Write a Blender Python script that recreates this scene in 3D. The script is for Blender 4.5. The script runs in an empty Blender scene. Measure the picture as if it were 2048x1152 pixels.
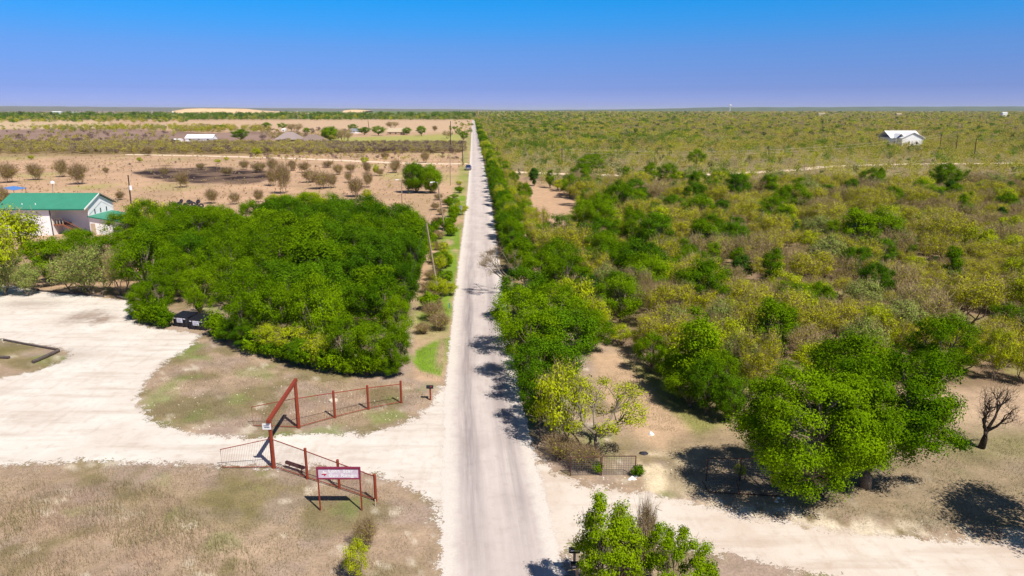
import bpy, math, random
import numpy as np
from mathutils import Vector, Matrix
C = bpy.context.scene.collection
R = math.radians

# ------------------------------------------------------------------ camera
CAMH, PITCH, F = 22.0, R(14.65), 1365.0
cam_d = bpy.data.cameras.new('camera'); cam = bpy.data.objects.new('camera', cam_d); C.objects.link(cam)
cam.location = (0, 0, CAMH); cam.rotation_euler = (R(90) - PITCH, 0, 0)
cam_d.sensor_width = 36; cam_d.lens = F / 2048 * 36; cam_d.clip_end = 90000; cam_d.clip_start = 0.5
bpy.context.scene.camera = cam
# ------------------------------------------------------------------ sun and sky
ELEV, AZ = R(54.5), math.atan2(.66, -.75)
S = Vector((math.cos(ELEV) * math.sin(AZ), math.cos(ELEV) * math.cos(AZ), math.sin(ELEV)))
sun_d = bpy.data.lights.new('sun', 'SUN'); sun_d.energy = 4.8; sun_d.angle = R(.53); sun_d.color = (1, .94, .82)
sun = bpy.data.objects.new('sun', sun_d); C.objects.link(sun); sun.rotation_euler = S.to_track_quat('Z', 'Y').to_euler(); sun.location = (30, -30, 60)
W = bpy.data.worlds.new('World'); bpy.context.scene.world = W; W.use_nodes = True
nt = W.node_tree; bg = nt.nodes['Background']
sky = nt.nodes.new('ShaderNodeTexSky'); sky.sky_type = 'NISHITA'; sky.sun_disc = False
sky.sun_elevation = ELEV; sky.sun_rotation = AZ; sky.altitude = 150; sky.air_density = 1.0; sky.dust_density = .3; sky.ozone_density = 3.0
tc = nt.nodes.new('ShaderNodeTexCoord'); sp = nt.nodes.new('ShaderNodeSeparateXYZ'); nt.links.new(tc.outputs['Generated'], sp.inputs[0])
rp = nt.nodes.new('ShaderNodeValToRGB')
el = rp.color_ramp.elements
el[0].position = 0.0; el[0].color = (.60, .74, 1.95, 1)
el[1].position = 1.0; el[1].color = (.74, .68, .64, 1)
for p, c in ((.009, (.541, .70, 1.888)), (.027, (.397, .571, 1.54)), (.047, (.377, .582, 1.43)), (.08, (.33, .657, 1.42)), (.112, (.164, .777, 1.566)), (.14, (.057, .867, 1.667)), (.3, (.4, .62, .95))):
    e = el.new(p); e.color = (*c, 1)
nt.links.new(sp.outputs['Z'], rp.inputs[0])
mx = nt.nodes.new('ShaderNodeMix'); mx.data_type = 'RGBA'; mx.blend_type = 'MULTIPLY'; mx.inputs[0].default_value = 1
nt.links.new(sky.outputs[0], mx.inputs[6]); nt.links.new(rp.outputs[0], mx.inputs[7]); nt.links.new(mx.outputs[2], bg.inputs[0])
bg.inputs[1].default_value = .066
V = bpy.context.scene.view_settings
V.view_transform = 'Standard'; V.look = 'None'; V.exposure = .35; V.gamma = 1; V.use_curve_mapping = False
cy = bpy.context.scene.cycles
cy.max_bounces = 6; cy.diffuse_bounces = 3; cy.glossy_bounces = 2; cy.transmission_bounces = 3; cy.transparent_max_bounces = 8

# ------------------------------------------------------------------ helpers
ct, st = math.cos(PITCH), math.sin(PITCH)
def G(px, py, z=0.0):
    u, v = px - 1024, py - 576
    d = F * st + v * ct
    q = CAMH - z
    return np.array([u / d * q, (F * ct - v * st) / d * q, z])
def P(x, y, z=0.0):
    q = CAMH - z; dep = y * ct + q * st; dep = np.maximum(dep, 1e-3)
    return 1024 + F * x / dep, 576 + F * (q * ct - y * st) / dep
def hz(y, top):      # height of a point at distance y whose image row is top
    r = (top - 576) / F
    return CAMH - y * (r * ct + st) / (ct - r * st)
rng = np.random.default_rng(7); random.seed(7)

def vnoise(x, y, seed=0):
    xi = np.floor(x).astype(np.int64); yi = np.floor(y).astype(np.int64); fx = x - xi; fy = y - yi
    fx = fx * fx * (3 - 2 * fx); fy = fy * fy * (3 - 2 * fy)
    def h(a, b):
        n = (a * 374761393 + b * 668265263 + seed * 974711) & 0xffffffff
        n = ((n ^ (n >> 13)) * 1274126177) & 0xffffffff
        return ((n ^ (n >> 16)) & 0xffff) / 65535.0
    return (h(xi, yi) * (1 - fx) + h(xi + 1, yi) * fx) * (1 - fy) + (h(xi, yi + 1) * (1 - fx) + h(xi + 1, yi + 1) * fx) * fy
def fbm(x, y, seed=0, o=4):
    s = 0; a = .5; t = 0
    for i in range(o):
        s = s + a * vnoise(x * 2 ** i + 17.3 * i, y * 2 ** i - 9.1 * i, seed + i); t += a; a *= .5
    return s / t
def sdf(px, py, poly):      # positive inside
    poly = np.array(poly, float); n = len(poly); d = np.full(px.shape, 1e18); ins = np.zeros(px.shape, bool)
    for i in range(n):
        ax, ay = poly[i]; bx, by = poly[(i + 1) % n]; ex, ey = bx - ax, by - ay
        wx, wy = px - ax, py - ay; t = np.clip((wx * ex + wy * ey) / (ex * ex + ey * ey + 1e-12), 0, 1)
        d = np.minimum(d, (wx - ex * t) ** 2 + (wy - ey * t) ** 2)
        c = ((ay > py) != (by > py)); den = by - ay if by != ay else 1e-9
        ins ^= c & (px < (bx - ax) * (py - ay) / den + ax)
    d = np.sqrt(d); return np.where(ins, d, -d)
def npmesh(name, v, f, mats, attr=None, smooth=False, midx=None):
    m = bpy.data.meshes.new(name); v = np.asarray(v, np.float32); f = np.asarray(f, np.int32); k = f.shape[1]
    m.vertices.add(len(v)); m.vertices.foreach_set('co', v.ravel())
    m.loops.add(f.size); m.loops.foreach_set('vertex_index', f.ravel())
    m.polygons.add(len(f)); m.polygons.foreach_set('loop_start', np.arange(0, f.size, k, dtype=np.int32))
    if smooth: m.polygons.foreach_set('use_smooth', np.ones(len(f), bool))
    for q in (mats if isinstance(mats, (list, tuple)) else [mats]): m.materials.append(q)
    if midx is not None: m.polygons.foreach_set('material_index', np.asarray(midx, np.int32))
    for nme, (typ, dom, data) in (attr or {}).items():
        a = m.attributes.new(nme, typ, dom)
        a.data.foreach_set('color' if 'COLOR' in typ else ('vector' if typ == 'FLOAT_VECTOR' else 'value'), np.asarray(data, np.float32).ravel())
    m.update(calc_edges=True); return m
def tag(o, label=None, cat=None, group=None, kind=None):
    if label: o['label'] = label
    if cat: o['category'] = cat
    if group: o['group'] = group
    if kind: o['kind'] = kind
    return o
def link(name, mesh, parent=None, loc=(0, 0, 0)):
    o = bpy.data.objects.new(name, mesh); C.objects.link(o)
    if parent: o.parent = parent
    o.location = loc; return o
def thing(name, label, cat, loc=(0, 0, 0), group=None, rz=0):
    o = bpy.data.objects.new(name, None); C.objects.link(o); o.location = loc; o.rotation_euler = (0, 0, rz); o.empty_display_size = .3
    return tag(o, label, cat, group)
def root(o):
    while o.parent: o = o.parent
    return o
class MB:
    def __init__(s): s.v = []; s.f = []
    def add(s, v, f):
        n = len(s.v); s.v += [tuple(map(float, q)) for q in v]; s.f += [tuple(i + n for i in q) for q in f]; return s
    def box(s, x0, x1, y0, y1, z0, z1, rz=0, c=None):
        v = [(x, y, z) for z in (z0, z1) for x, y in ((x0, y0), (x1, y0), (x1, y1), (x0, y1))]
        if rz:
            cx, cy_ = c if c else ((x0 + x1) / 2, (y0 + y1) / 2); a, b = math.cos(rz), math.sin(rz)
            v = [(cx + (x - cx) * a - (y - cy_) * b, cy_ + (x - cx) * b + (y - cy_) * a, z) for x, y, z in v]
        return s.add(v, [(3, 2, 1, 0), (4, 5, 6, 7), (0, 1, 5, 4), (1, 2, 6, 5), (2, 3, 7, 6), (3, 0, 4, 7)])
    def tube(s, pts, rad, n=6, cap=True):
        pts = [Vector(p) for p in pts]; rad = rad if isinstance(rad, (list, tuple)) else [rad] * len(pts)
        rings = []
        for i, p in enumerate(pts):
            t = (pts[min(i + 1, len(pts) - 1)] - pts[max(i - 1, 0)])
            if t.length < 1e-9: t = Vector((0, 0, 1))
            t.normalize(); a = t.orthogonal().normalized() if abs(t.z) > .999 else t.cross(Vector((0, 0, 1))).normalized(); b = t.cross(a)
            rings.append([p + (a * math.cos(2 * math.pi * (k + .5) / n) + b * math.sin(2 * math.pi * (k + .5) / n)) * rad[i] for k in range(n)])
        v = [q for r in rings for q in r]; f = []
        for i in range(len(pts) - 1):
            for k in range(n): f.append((i * n + k, (i + 1) * n + k, (i + 1) * n + (k + 1) % n, i * n + (k + 1) % n))
        if cap: f += [tuple(range(n)), tuple(range((len(pts) - 1) * n, len(pts) * n))[::-1]]
        return s.add(v, f)
    def bar(s, a, b, r=.03): return s.tube([a, b], r * 1.41, 4)
    def prism(s, poly, axis, a, b):     # poly in the other two axes, extruded along axis from a to b
        n = len(poly)
        def mk(p, t): return {'x': (t, p[0], p[1]), 'y': (p[0], t, p[1]), 'z': (p[0], p[1], t)}[axis]
        v = [mk(p, a) for p in poly] + [mk(p, b) for p in poly]
        return s.add(v, [tuple(range(n)), tuple(range(n, 2 * n))[::-1]] + [(i, i + n, (i + 1) % n + n, (i + 1) % n) for i in range(n)])
    def build(s, name, mat, parent=None, label=None, bevel=0, smooth=False):
        m = bpy.data.meshes.new(name); o0 = Vector((0, 0, 0)); M = None
        if parent:
            rt = parent; M = Matrix.Identity(4)
            chain = []
            while rt: chain.append(rt); rt = rt.parent
            for r in reversed(chain): M = M @ (Matrix.Translation(r.location) @ r.rotation_euler.to_matrix().to_4x4())
            M = M.inverted()
        v = [tuple(M @ Vector(q)) for q in s.v] if M is not None else s.v
        m.from_pydata(v, [], s.f); m.materials.append(mat)
        import bmesh
        b = bmesh.new(); b.from_mesh(m); bmesh.ops.recalc_face_normals(b, faces=b.faces)
        if bevel: bmesh.ops.bevel(b, geom=list(b.edges), offset=bevel, segments=2, affect='EDGES', profile=.6)
        b.to_mesh(m); b.free()
        if smooth:
            for p in m.polygons: p.use_smooth = True
        o = link(name, m, parent)
        if label: o['label'] = label
        return o
# ------------------------------------------------------------------ materials
def N(nt, t, **k):
    n = nt.nodes.new(t)
    for a, b in k.items(): setattr(n, a, b)
    return n
def mix(nt, fac, a, b, blend='MIX'):
    n = N(nt, 'ShaderNodeMix', data_type='RGBA', blend_type=blend)
    for i, x in ((0, fac), (6, a), (7, b)):
        if isinstance(x, (int, float)): n.inputs[i].default_value = x
        elif isinstance(x, tuple): n.inputs[i].default_value = (*x, 1)
        else: nt.links.new(x, n.inputs[i])
    return n.outputs[2]
def math_(nt, op, a, b=0.0, c=0.0, clamp=False):
    n = N(nt, 'ShaderNodeMath', operation=op, use_clamp=clamp)
    for i, x in enumerate((a, b, c)):
        if isinstance(x, (int, float)): n.inputs[i].default_value = x
        else: nt.links.new(x, n.inputs[i])
    return n.outputs[0]
def noise(nt, scale, detail=4, rough=.6, vec=None, stretch=None, out=0):
    n = N(nt, 'ShaderNodeTexNoise'); n.inputs['Scale'].default_value = scale; n.inputs['Detail'].default_value = detail; n.inputs['Roughness'].default_value = rough
    if vec is None: vec = N(nt, 'ShaderNodeTexCoord').outputs['Object']
    if stretch:
        mp = N(nt, 'ShaderNodeMapping'); mp.inputs['Scale'].default_value = stretch; nt.links.new(vec, mp.inputs[0]); vec = mp.outputs[0]
    nt.links.new(vec, n.inputs['Vector']); return n.outputs[out]
def ramp(nt, fac, stops):
    r = N(nt, 'ShaderNodeMapRange'); r.inputs[1].default_value, r.inputs[2].default_value = stops; nt.links.new(fac, r.inputs[0]); return r.outputs[0]
def mat0(name):
    m = bpy.data.materials.new(name); m.use_nodes = True; return m, m.node_tree, m.node_tree.nodes['Principled BSDF']
def MAT(name, col, rough=.7, metal=0, var=.25, vs=6, bump=0, spec=.3):
    m, nt, b = mat0(name)
    n = noise(nt, vs, 5)
    c = mix(nt, ramp(nt, n, (.3, .72)), tuple(x * (1 - var) for x in col), tuple(min(1, x * (1 + var * .6)) for x in col))
    nt.links.new(c, b.inputs['Base Color']); b.inputs['Roughness'].default_value = rough; b.inputs['Metallic'].default_value = metal
    b.inputs['Specular IOR Level'].default_value = spec
    if bump:
        bp = N(nt, 'ShaderNodeBump'); bp.inputs['Strength'].default_value = bump; bp.inputs['Distance'].default_value = .02
        nt.links.new(noise(nt, vs * 6, 3), bp.inputs['Height']); nt.links.new(bp.outputs[0], b.inputs['Normal'])
    return m
def LEAF(name, ca, cb, transl=.24, spread=1.0):
    m, nt, b = mat0(name); nt.nodes.remove(b); out = nt.nodes['Material Output']
    at = N(nt, 'ShaderNodeAttribute', attribute_name='tint').outputs['Fac']
    ob = N(nt, 'ShaderNodeObjectInfo').outputs['Random']; isl = N(nt, 'ShaderNodeNewGeometry').outputs['Random Per Island']
    f = math_(nt, 'ADD', math_(nt, 'MULTIPLY', at, .45), math_(nt, 'ADD', math_(nt, 'MULTIPLY', ob, .35 * spread), math_(nt, 'MULTIPLY', isl, .2)), clamp=True)
    c = mix(nt, f, ca, cb)
    v = math_(nt, 'ADD', .72, math_(nt, 'MULTIPLY', isl, .5))
    c = mix(nt, 1.0, c, v, 'MULTIPLY') if False else c
    sc = N(nt, 'ShaderNodeHueSaturation'); nt.links.new(c, sc.inputs['Color']); nt.links.new(v, sc.inputs['Value']); c = sc.outputs[0]
    d = N(nt, 'ShaderNodeBsdfDiffuse'); t = N(nt, 'ShaderNodeBsdfTranslucent'); ms = N(nt, 'ShaderNodeMixShader'); ms.inputs[0].default_value = transl
    nt.links.new(c, d.inputs[0]); nt.links.new(mix(nt, 1.0, c, (1.0, 1.0, .55), 'MULTIPLY'), t.inputs[0])
    nt.links.new(d.outputs[0], ms.inputs[1]); nt.links.new(t.outputs[0], ms.inputs[2]); nt.links.new(ms.outputs[0], out.inputs[0]); return m
M = {}
M['elm'] = LEAF('leaf_elm', (.030, .102, .002), (.215, .34, .004), .24, 1.4)
M['elmd'] = LEAF('leaf_elm_dark', (.022, .075, .003), (.12, .24, .005), .2, 1.2)
M['sap'] = LEAF('leaf_sapling', (.09, .20, .003), (.30, .42, .006), .35)
M['mesq'] = LEAF('leaf_mesquite', (.31, .32, .012), (.54, .52, .012))
M['pale'] = LEAF('leaf_pale', (.20, .26, .05), (.36, .42, .11))
M['lime'] = LEAF('leaf_lime', (.30, .38, .006), (.50, .54, .01))
M['cedar'] = LEAF('leaf_cedar', (.025, .075, .010), (.06, .14, .012), .15)
M['twig'] = LEAF('twig_grey', (.25, .17, .09), (.50, .38, .21), .05)
M['twigdark'] = LEAF('twig_char', (.035, .025, .02), (.09, .06, .045), .05)
M['twigtan'] = LEAF('twig_tan', (.21, .14, .085), (.38, .28, .155), .1)
M['bark'] = MAT('bark', (.22, .17, .125), .9, var=.4, vs=9, bump=.5)
M['barkpale'] = MAT('bark_pale', (.28, .23, .17), .9, var=.35, vs=9, bump=.4)
M['char'] = MAT('charred_bark', (.05, .035, .028), .85, var=.5, vs=8, bump=.5)
M['rust'] = MAT('red_pipe_paint', (.26, .045, .022), .55, var=.35, vs=14, bump=.1)
M['rustdark'] = MAT('rusty_steel', (.10, .045, .032), .8, var=.5, vs=18, bump=.2)
M['wire'] = MAT('fence_wire', (.26, .11, .07), .6, var=.2)
M['galv'] = MAT('galvanised_wire', (.22, .22, .23), .5, metal=.6, var=.2)
M['black'] = MAT('black_paint', (.012, .012, .022), .45, var=.4, vs=3, bump=.05, spec=.5)
M['mblack'] = MAT('mailbox_black', (.012, .012, .016), .35, var=.3, spec=.5)
M['rubber'] = MAT('rubber', (.03, .03, .042), .7, var=.3)
M['white'] = MAT('white_paint', (.80, .80, .80), .5, var=.05, vs=2)
M['steelwhite'] = MAT('white_metal_cladding', (.88, .86, .88), .45, var=.06, vs=.8)
M['decal'] = MAT('decal_white', (.72, .70, .80), .4, var=.12, vs=9)
M['decaltext'] = MAT('decal_text', (.20, .20, .30), .5, var=.2)
M['signface'] = MAT('sign_face', (.66, .56, .66), .5, var=.12, vs=3)
M['signred'] = MAT('sign_frame', (.24, .03, .07), .5, var=.2)
M['redmark'] = MAT('mark_red', (.55, .03, .08), .5, var=.1)
M['greenroof'] = MAT('green_metal_roof', (.055, .26, .175), .5, var=.08, vs=.6)
M['greentrim'] = MAT('green_trim', (.02, .17, .12), .5, var=.1)
M['dark'] = MAT('dark_glass', (.02, .03, .06), .15, var=.2, spec=.6)
M['beige'] = MAT('beige_wood', (.50, .40, .28), .7, var=.15)
M['stair'] = MAT('red_brown_wood', (.26, .09, .05), .75, var=.3, vs=8)
M['pole'] = MAT('pole_wood', (.34, .25, .18), .9, var=.3, vs=5, bump=.3)
M['poledark'] = MAT('pole_dark_wood', (.07, .05, .045), .9, var=.3, vs=5)
M['metal'] = MAT('grey_metal', (.45, .46, .48), .4, metal=.5, var=.1)
M['cable'] = MAT('cable', (.03, .03, .03), .6, var=.1)
M['cablepale'] = MAT('aluminium_cable', (.55, .50, .38), .5, var=.1)
M['shingle'] = MAT('brown_shingle', (.26, .19, .165), .85, var=.25, vs=2)
M['shinglegrey'] = MAT('grey_shingle', (.33, .26, .25), .85, var=.25, vs=2)
M['brick'] = MAT('tan_brick', (.45, .30, .20), .8, var=.2, vs=5)
M['blueroof'] = MAT('blue_roof', (.10, .23, .55), .5, var=.08)
M['yellow'] = MAT('machine_yellow', (.72, .38, .03), .45, var=.25, vs=5)
M['log'] = MAT('weathered_timber', (.11, .085, .08), .9, var=.4, vs=5, bump=.4)
M['stone'] = MAT('limestone', (.70, .63, .52), .9, var=.2, vs=5)
M['navy'] = MAT('navy_car_paint', (.07, .065, .20), .25, var=.1, spec=.6)
M['chrome'] = MAT('chrome', (.6, .6, .7), .2, metal=.8, var=.1)
M['tan'] = MAT('quarry_tan', (.66, .46, .27), .9, var=.1, vs=.02)
M['teal'] = MAT('teal_paint', (.06, .22, .30), .5, var=.1)
M['purple'] = MAT('purple_wood', (.10, .045, .055), .7, var=.2)

# ------------------------------------------------------------------ the road line
RY = np.array([-60, 0, 28.7, 49.4, 77.7, 171.7, 262, 391, 1300, 1560.]); RX = np.array([7.2, 1.95, -.45, -2.3, -3.85, -8.35, -13.2, -20.3, -71, -85.])
def road_x(y): return np.interp(y, RY, RX)
HW = 3.05
# ------------------------------------------------------------------ ground sheet
def wpoly(p): return [tuple(G(a, b)[:2]) for a, b in p]
LOT = [(-700, 545), (-300, 556), (0, 568), (60, 578), (160, 590), (262, 602), (262, 640), (300, 655), (350, 662), (402, 668), (382, 692), (330, 725), (292, 762), (276, 800), (302, 842), (380, 867), (500, 877), (620, 868), (740, 868), (820, 842), (862, 812), (882, 770), (960, 770), (990, 1152), (882, 1152), (884, 1080), (872, 1022), (838, 986), (790, 958), (745, 944), (650, 934), (560, 934), (440, 931), (300, 925), (150, 922), (0, 930), (-300, 938), (-900, 950)]
ISLE = [(-400, 660), (0, 680), (70, 688), (140, 703), (128, 722), (60, 746), (0, 758), (-400, 800)]
LANE = [(1000, 860), (1058, 900), (1110, 948), (1175, 972), (1300, 988), (1400, 1008), (1500, 1032), (1650, 1058), (1850, 1077), (2048, 1088), (2600, 1110), (2600, 1420), (2048, 1262), (1800, 1185), (1640, 1152), (1500, 1118), (1420, 1104), (1300, 1085), (1200, 1075), (1150, 1075), (1132, 1110), (1126, 1160), (1120, 1300), (1000, 1300)]
th = np.concatenate([np.linspace(-52, 52, 380), np.linspace(53.5, 306.5, 90)]) * math.pi / 180
rr = [1.5]
while rr[-1] < 60000: rr.append(rr[-1] * (1.012 if 20 < rr[-1] < 700 else 1.03))
rr = np.array(rr); nr, nth = len(rr), len(th)
TH, RR = np.meshgrid(th, rr); X = (RR * np.sin(TH)).ravel(); Y = (RR * np.cos(TH)).ravel()
front = Y > 12; Yc = np.maximum(Y, 12.0)
PX, PY = P(X, Yc); PY = np.where(front, PY, 3000); PX = np.where(front, PX, 1024 + X * 40)
sc = np.clip(np.hypot(X, Y) / 60, .3, 60)          # noise grows with distance
n1 = fbm(X / 7, Y / 7, 1); n2 = fbm(X / 1.6, Y / 1.6, 2); n3 = fbm(X / 30, Y / 45, 3); n4 = fbm(X / 90, Y / 160, 4)
def col(*c): return np.array(c, float)
def lay(base, c, w): return base * (1 - w[:, None]) + c * w[:, None] if np.ndim(c) == 1 else base * (1 - w[:, None]) + c * w[:, None]
def zone(poly, soft=8, amp=10, ns=None):
    s = sdf(PX, PY, poly); nn = (n1 if ns is None else ns) - .5
    return np.clip((s + amp * 2 * nn) / soft + .5, 0, 1)
PINK, OLIVE, TAN, GREEN, PURP, STRAW = col(.365, .265, .19), col(.20, .17, .065), col(.46, .30, .195), col(.15, .25, .02), col(.25, .165, .14), col(.50, .40, .20)
base = np.tile(TAN, (len(X), 1))
# near lawn-like dry grass
nw = np.clip((PY - 560) / 60, 0, 1)
near = PINK * (.85 + .3 * n2[:, None]); near = lay(near, OLIVE, np.clip((n1 - .48) * 5, 0, 1) * .75); near = lay(near, col(.33, .25, .215), np.clip((fbm(X / 2.6, Y / 2.6, 71) - .5) * 7, 0, 1) * .6); near = lay(near, OLIVE * .8, np.clip((fbm(X / 3.4, Y / 3.4, 72) - .53) * 8, 0, 1) * .7); near = lay(near, GREEN * .9 + .03, np.clip((fbm(X / 3.1, Y / 3.1, 9) - .62) * 7, 0, 1) * .5)
near = lay(near, col(.6, .52, .42), np.clip((fbm(X / 1.1, Y / 1.1, 12) - .68) * 9, 0, 1) * .7)
base = lay(base, near, nw)
# field on the left side: tan with mottles
fl = np.clip((560 - PY) / 60, 0, 1)
base = lay(base, TAN * (.8 + .45 * n1[:, None]), fl)
base = lay(base, col(.36, .25, .15), np.clip((fbm(X / 14, Y / 22, 21) - .55) * 6, 0, 1) * fl * .6)
base = lay(base, col(.33, .31, .10), np.clip((fbm(X / 20, Y / 40, 22) - .6) * 6, 0, 1) * fl * .6)
# brush land right of the road
br = zone([(957, 232), (2600, 226), (3600, 900), (2048, 880), (1500, 800), (1440, 740), (1180, 680), (1100, 600), (1000, 380)], 20, 12)
base = lay(base, col(.27, .185, .12) * (.6 + .8 * n1[:, None]), br)
base = lay(base, col(.25, .205, .10), br * np.clip((380 - PY) / 60, 0, 1) * .8)
base = lay(base, col(.24, .23, .075), br * np.clip((n2 * .5 + n1 * .5 - .47) * 8, 0, 1) * .7)
base = lay(base, TAN * 1.05, zone([(1035, 350), (1165, 395), (1175, 470), (1120, 490), (1060, 480), (1010, 400)], 20, 10))
# clearing on the right
base = lay(base, col(.48, .33, .22), zone([(1170, 690), (1240, 700), (1330, 770), (1470, 850), (1480, 890), (1330, 900), (1270, 870), (1210, 800)], 20, 10))
base = lay(base, col(.20, .22, .05), zone([(1250, 720), (1310, 740), (1400, 820), (1470, 835), (1400, 870), (1320, 800)], 20, 12) * .8)
base = lay(base, col(.46, .33, .23), zone([(1780, 780), (2200, 760), (2500, 860), (1890, 870)], 25, 12) * .9)
base = lay(base, col(.21, .22, .06), zone([(1860, 875), (2060, 870), (2060, 915), (1900, 925)], 20, 14) * .8)
base = lay(base, col(.66, .54, .38), zone([(1280, 905), (1400, 900), (1420, 960), (1500, 1030), (1300, 990)], 20, 16, fbm(X / 2.2, Y / 2.2, 31)) * np.clip((n2 - .42) * 6, 0, 1))
base = lay(base, col(.64, .54, .42), zone([(1420, 1010), (2048, 1060), (2300, 1120), (1500, 1045)], 14, 14, n2) * np.clip((n2 - .42) * 7, 0, 1))
# verges
base = lay(base, col(.47, .32, .22) * (.8 + .4 * n1[:, None]), zone([(858, 430), (905, 420), (910, 600), (905, 700), (885, 770), (830, 760), (826, 660), (850, 560)], 10, 5))
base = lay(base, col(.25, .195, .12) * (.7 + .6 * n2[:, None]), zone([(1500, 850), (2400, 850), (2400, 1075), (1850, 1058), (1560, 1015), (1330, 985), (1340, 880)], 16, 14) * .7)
RO = X - road_x(Y)
vg = np.clip((RO + 7.2) / .9 + (n2 - .5) * 2, 0, 1) * np.clip((-RO - 3.0) / .3, 0, 1) * np.clip((Y - 62) / 10, 0, 1) * np.clip((1300 - Y) / 200, 0, 1)
base = lay(base, GREEN * (.75 + .5 * n1[:, None]), vg * np.where(Y > 180, .55, .95) * np.clip(.65 + (fbm(X / 1.8, Y / 6, 88) - .38) * 4, 0, 1))
base = lay(base, GREEN * 1.1, zone([(832, 700), (868, 682), (905, 672), (895, 715), (882, 752), (840, 742), (826, 725)], 6, 4))
base = lay(base, col(.40, .27, .19), np.clip(1 - np.abs(RO + 3.7) / .7, 0, 1) * np.clip((Y - 55) / 3, 0, 1) * np.clip((66 - Y) / 4, 0, 1))
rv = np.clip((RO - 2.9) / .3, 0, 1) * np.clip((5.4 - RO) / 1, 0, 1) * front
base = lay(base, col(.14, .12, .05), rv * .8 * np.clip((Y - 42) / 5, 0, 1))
# far bands
base = lay(base, PURP * .8, zone([(262, 345), (330, 334), (420, 331), (545, 338), (568, 352), (520, 364), (410, 371), (330, 362)], 7, 7) * .2)
burn = zone([(268, 346), (330, 335), (420, 333), (540, 340), (560, 352), (520, 362), (405, 370), (335, 361), (290, 353)], 4, 9, fbm(X / 9, Y / 20, 44))
base = lay(base, col(.035, .022, .022), np.clip(burn * 1.25, 0, 1) * (.62 + .38 * np.clip((n1 - .35) * 4, 0, 1)))
base = lay(base, col(.27, .20, .10) * (.8 + .4 * n3[:, None]), zone([(-400, 288), (0, 289), (500, 286), (925, 291), (925, 304), (500, 311), (0, 313), (-400, 316)], 4, 4) * .85)
base = lay(base, PURP * (.8 + .4 * n3[:, None]), zone([(-400, 258), (0, 256), (260, 258), (345, 262), (420, 266), (540, 262), (560, 285), (-400, 290)], 3, 3) * .9)
base = lay(base, col(.33, .33, .09), zone([(655, 276), (925, 268), (928, 292), (700, 292), (640, 288)], 4, 3) * .9)
base = lay(base, col(.50, .345, .225), zone([(500, 241), (945, 239), (944, 266), (700, 262), (520, 262), (350, 262), (290, 250), (350, 242)], 2, 1))
base = lay(base, col(.52, .38, .235), zone([(-400, 243), (220, 242), (215, 256), (0, 259), (-400, 260)], 3, 3) * .9)
base = lay(base, col(.13, .17, .05), np.clip((240 - PY) / 3, 0, 1) * (PX < 950))
base = lay(base, col(.28, .20, .18) * (.7 + .6 * fbm(X / 900, Y / 2500, 51)[:, None]), np.clip((231 - PY) / 2, 0, 1) * np.clip((380 - PX) / 50, 0, 1))
base = lay(base, col(.25, .225, .085) * (.75 + .5 * n4[:, None]), np.clip((262 - PY) / 10, 0, 1) * (PX > 956) * .8)
i, j = np.meshgrid(np.arange(nr - 1), np.arange(nth), indexing='ij'); jn = (j + 1) % nth
f = np.stack([i * nth + j, i * nth + jn, (i + 1) * nth + jn, (i + 1) * nth + j], -1).reshape(-1, 4)[:, ::-1]
bumpz = np.zeros_like(X)
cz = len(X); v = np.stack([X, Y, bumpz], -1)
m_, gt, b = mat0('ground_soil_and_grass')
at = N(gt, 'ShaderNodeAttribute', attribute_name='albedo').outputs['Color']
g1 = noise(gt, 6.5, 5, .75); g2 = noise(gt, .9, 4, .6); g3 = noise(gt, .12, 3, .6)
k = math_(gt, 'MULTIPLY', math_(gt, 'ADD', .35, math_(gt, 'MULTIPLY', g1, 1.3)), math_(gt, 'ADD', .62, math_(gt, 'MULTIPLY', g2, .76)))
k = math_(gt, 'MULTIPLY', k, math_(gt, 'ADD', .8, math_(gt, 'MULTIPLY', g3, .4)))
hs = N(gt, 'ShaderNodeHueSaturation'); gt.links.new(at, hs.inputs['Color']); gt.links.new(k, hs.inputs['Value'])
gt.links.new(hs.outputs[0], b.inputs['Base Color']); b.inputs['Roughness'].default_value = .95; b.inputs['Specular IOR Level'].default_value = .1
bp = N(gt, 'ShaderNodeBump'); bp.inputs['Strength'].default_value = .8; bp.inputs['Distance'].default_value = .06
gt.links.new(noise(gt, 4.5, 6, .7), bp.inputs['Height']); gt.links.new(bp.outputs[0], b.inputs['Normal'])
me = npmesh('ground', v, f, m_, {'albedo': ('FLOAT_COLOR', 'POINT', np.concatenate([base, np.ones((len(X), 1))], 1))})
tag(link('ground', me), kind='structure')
# plug under the camera
tag(MB().add([(2.2 * math.cos(a), 2.2 * math.sin(a), -.02) for a in np.linspace(0, 2 * math.pi, 24)[:-1]], [tuple(range(23))]).build('ground_patch', m_), kind='structure')

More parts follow.
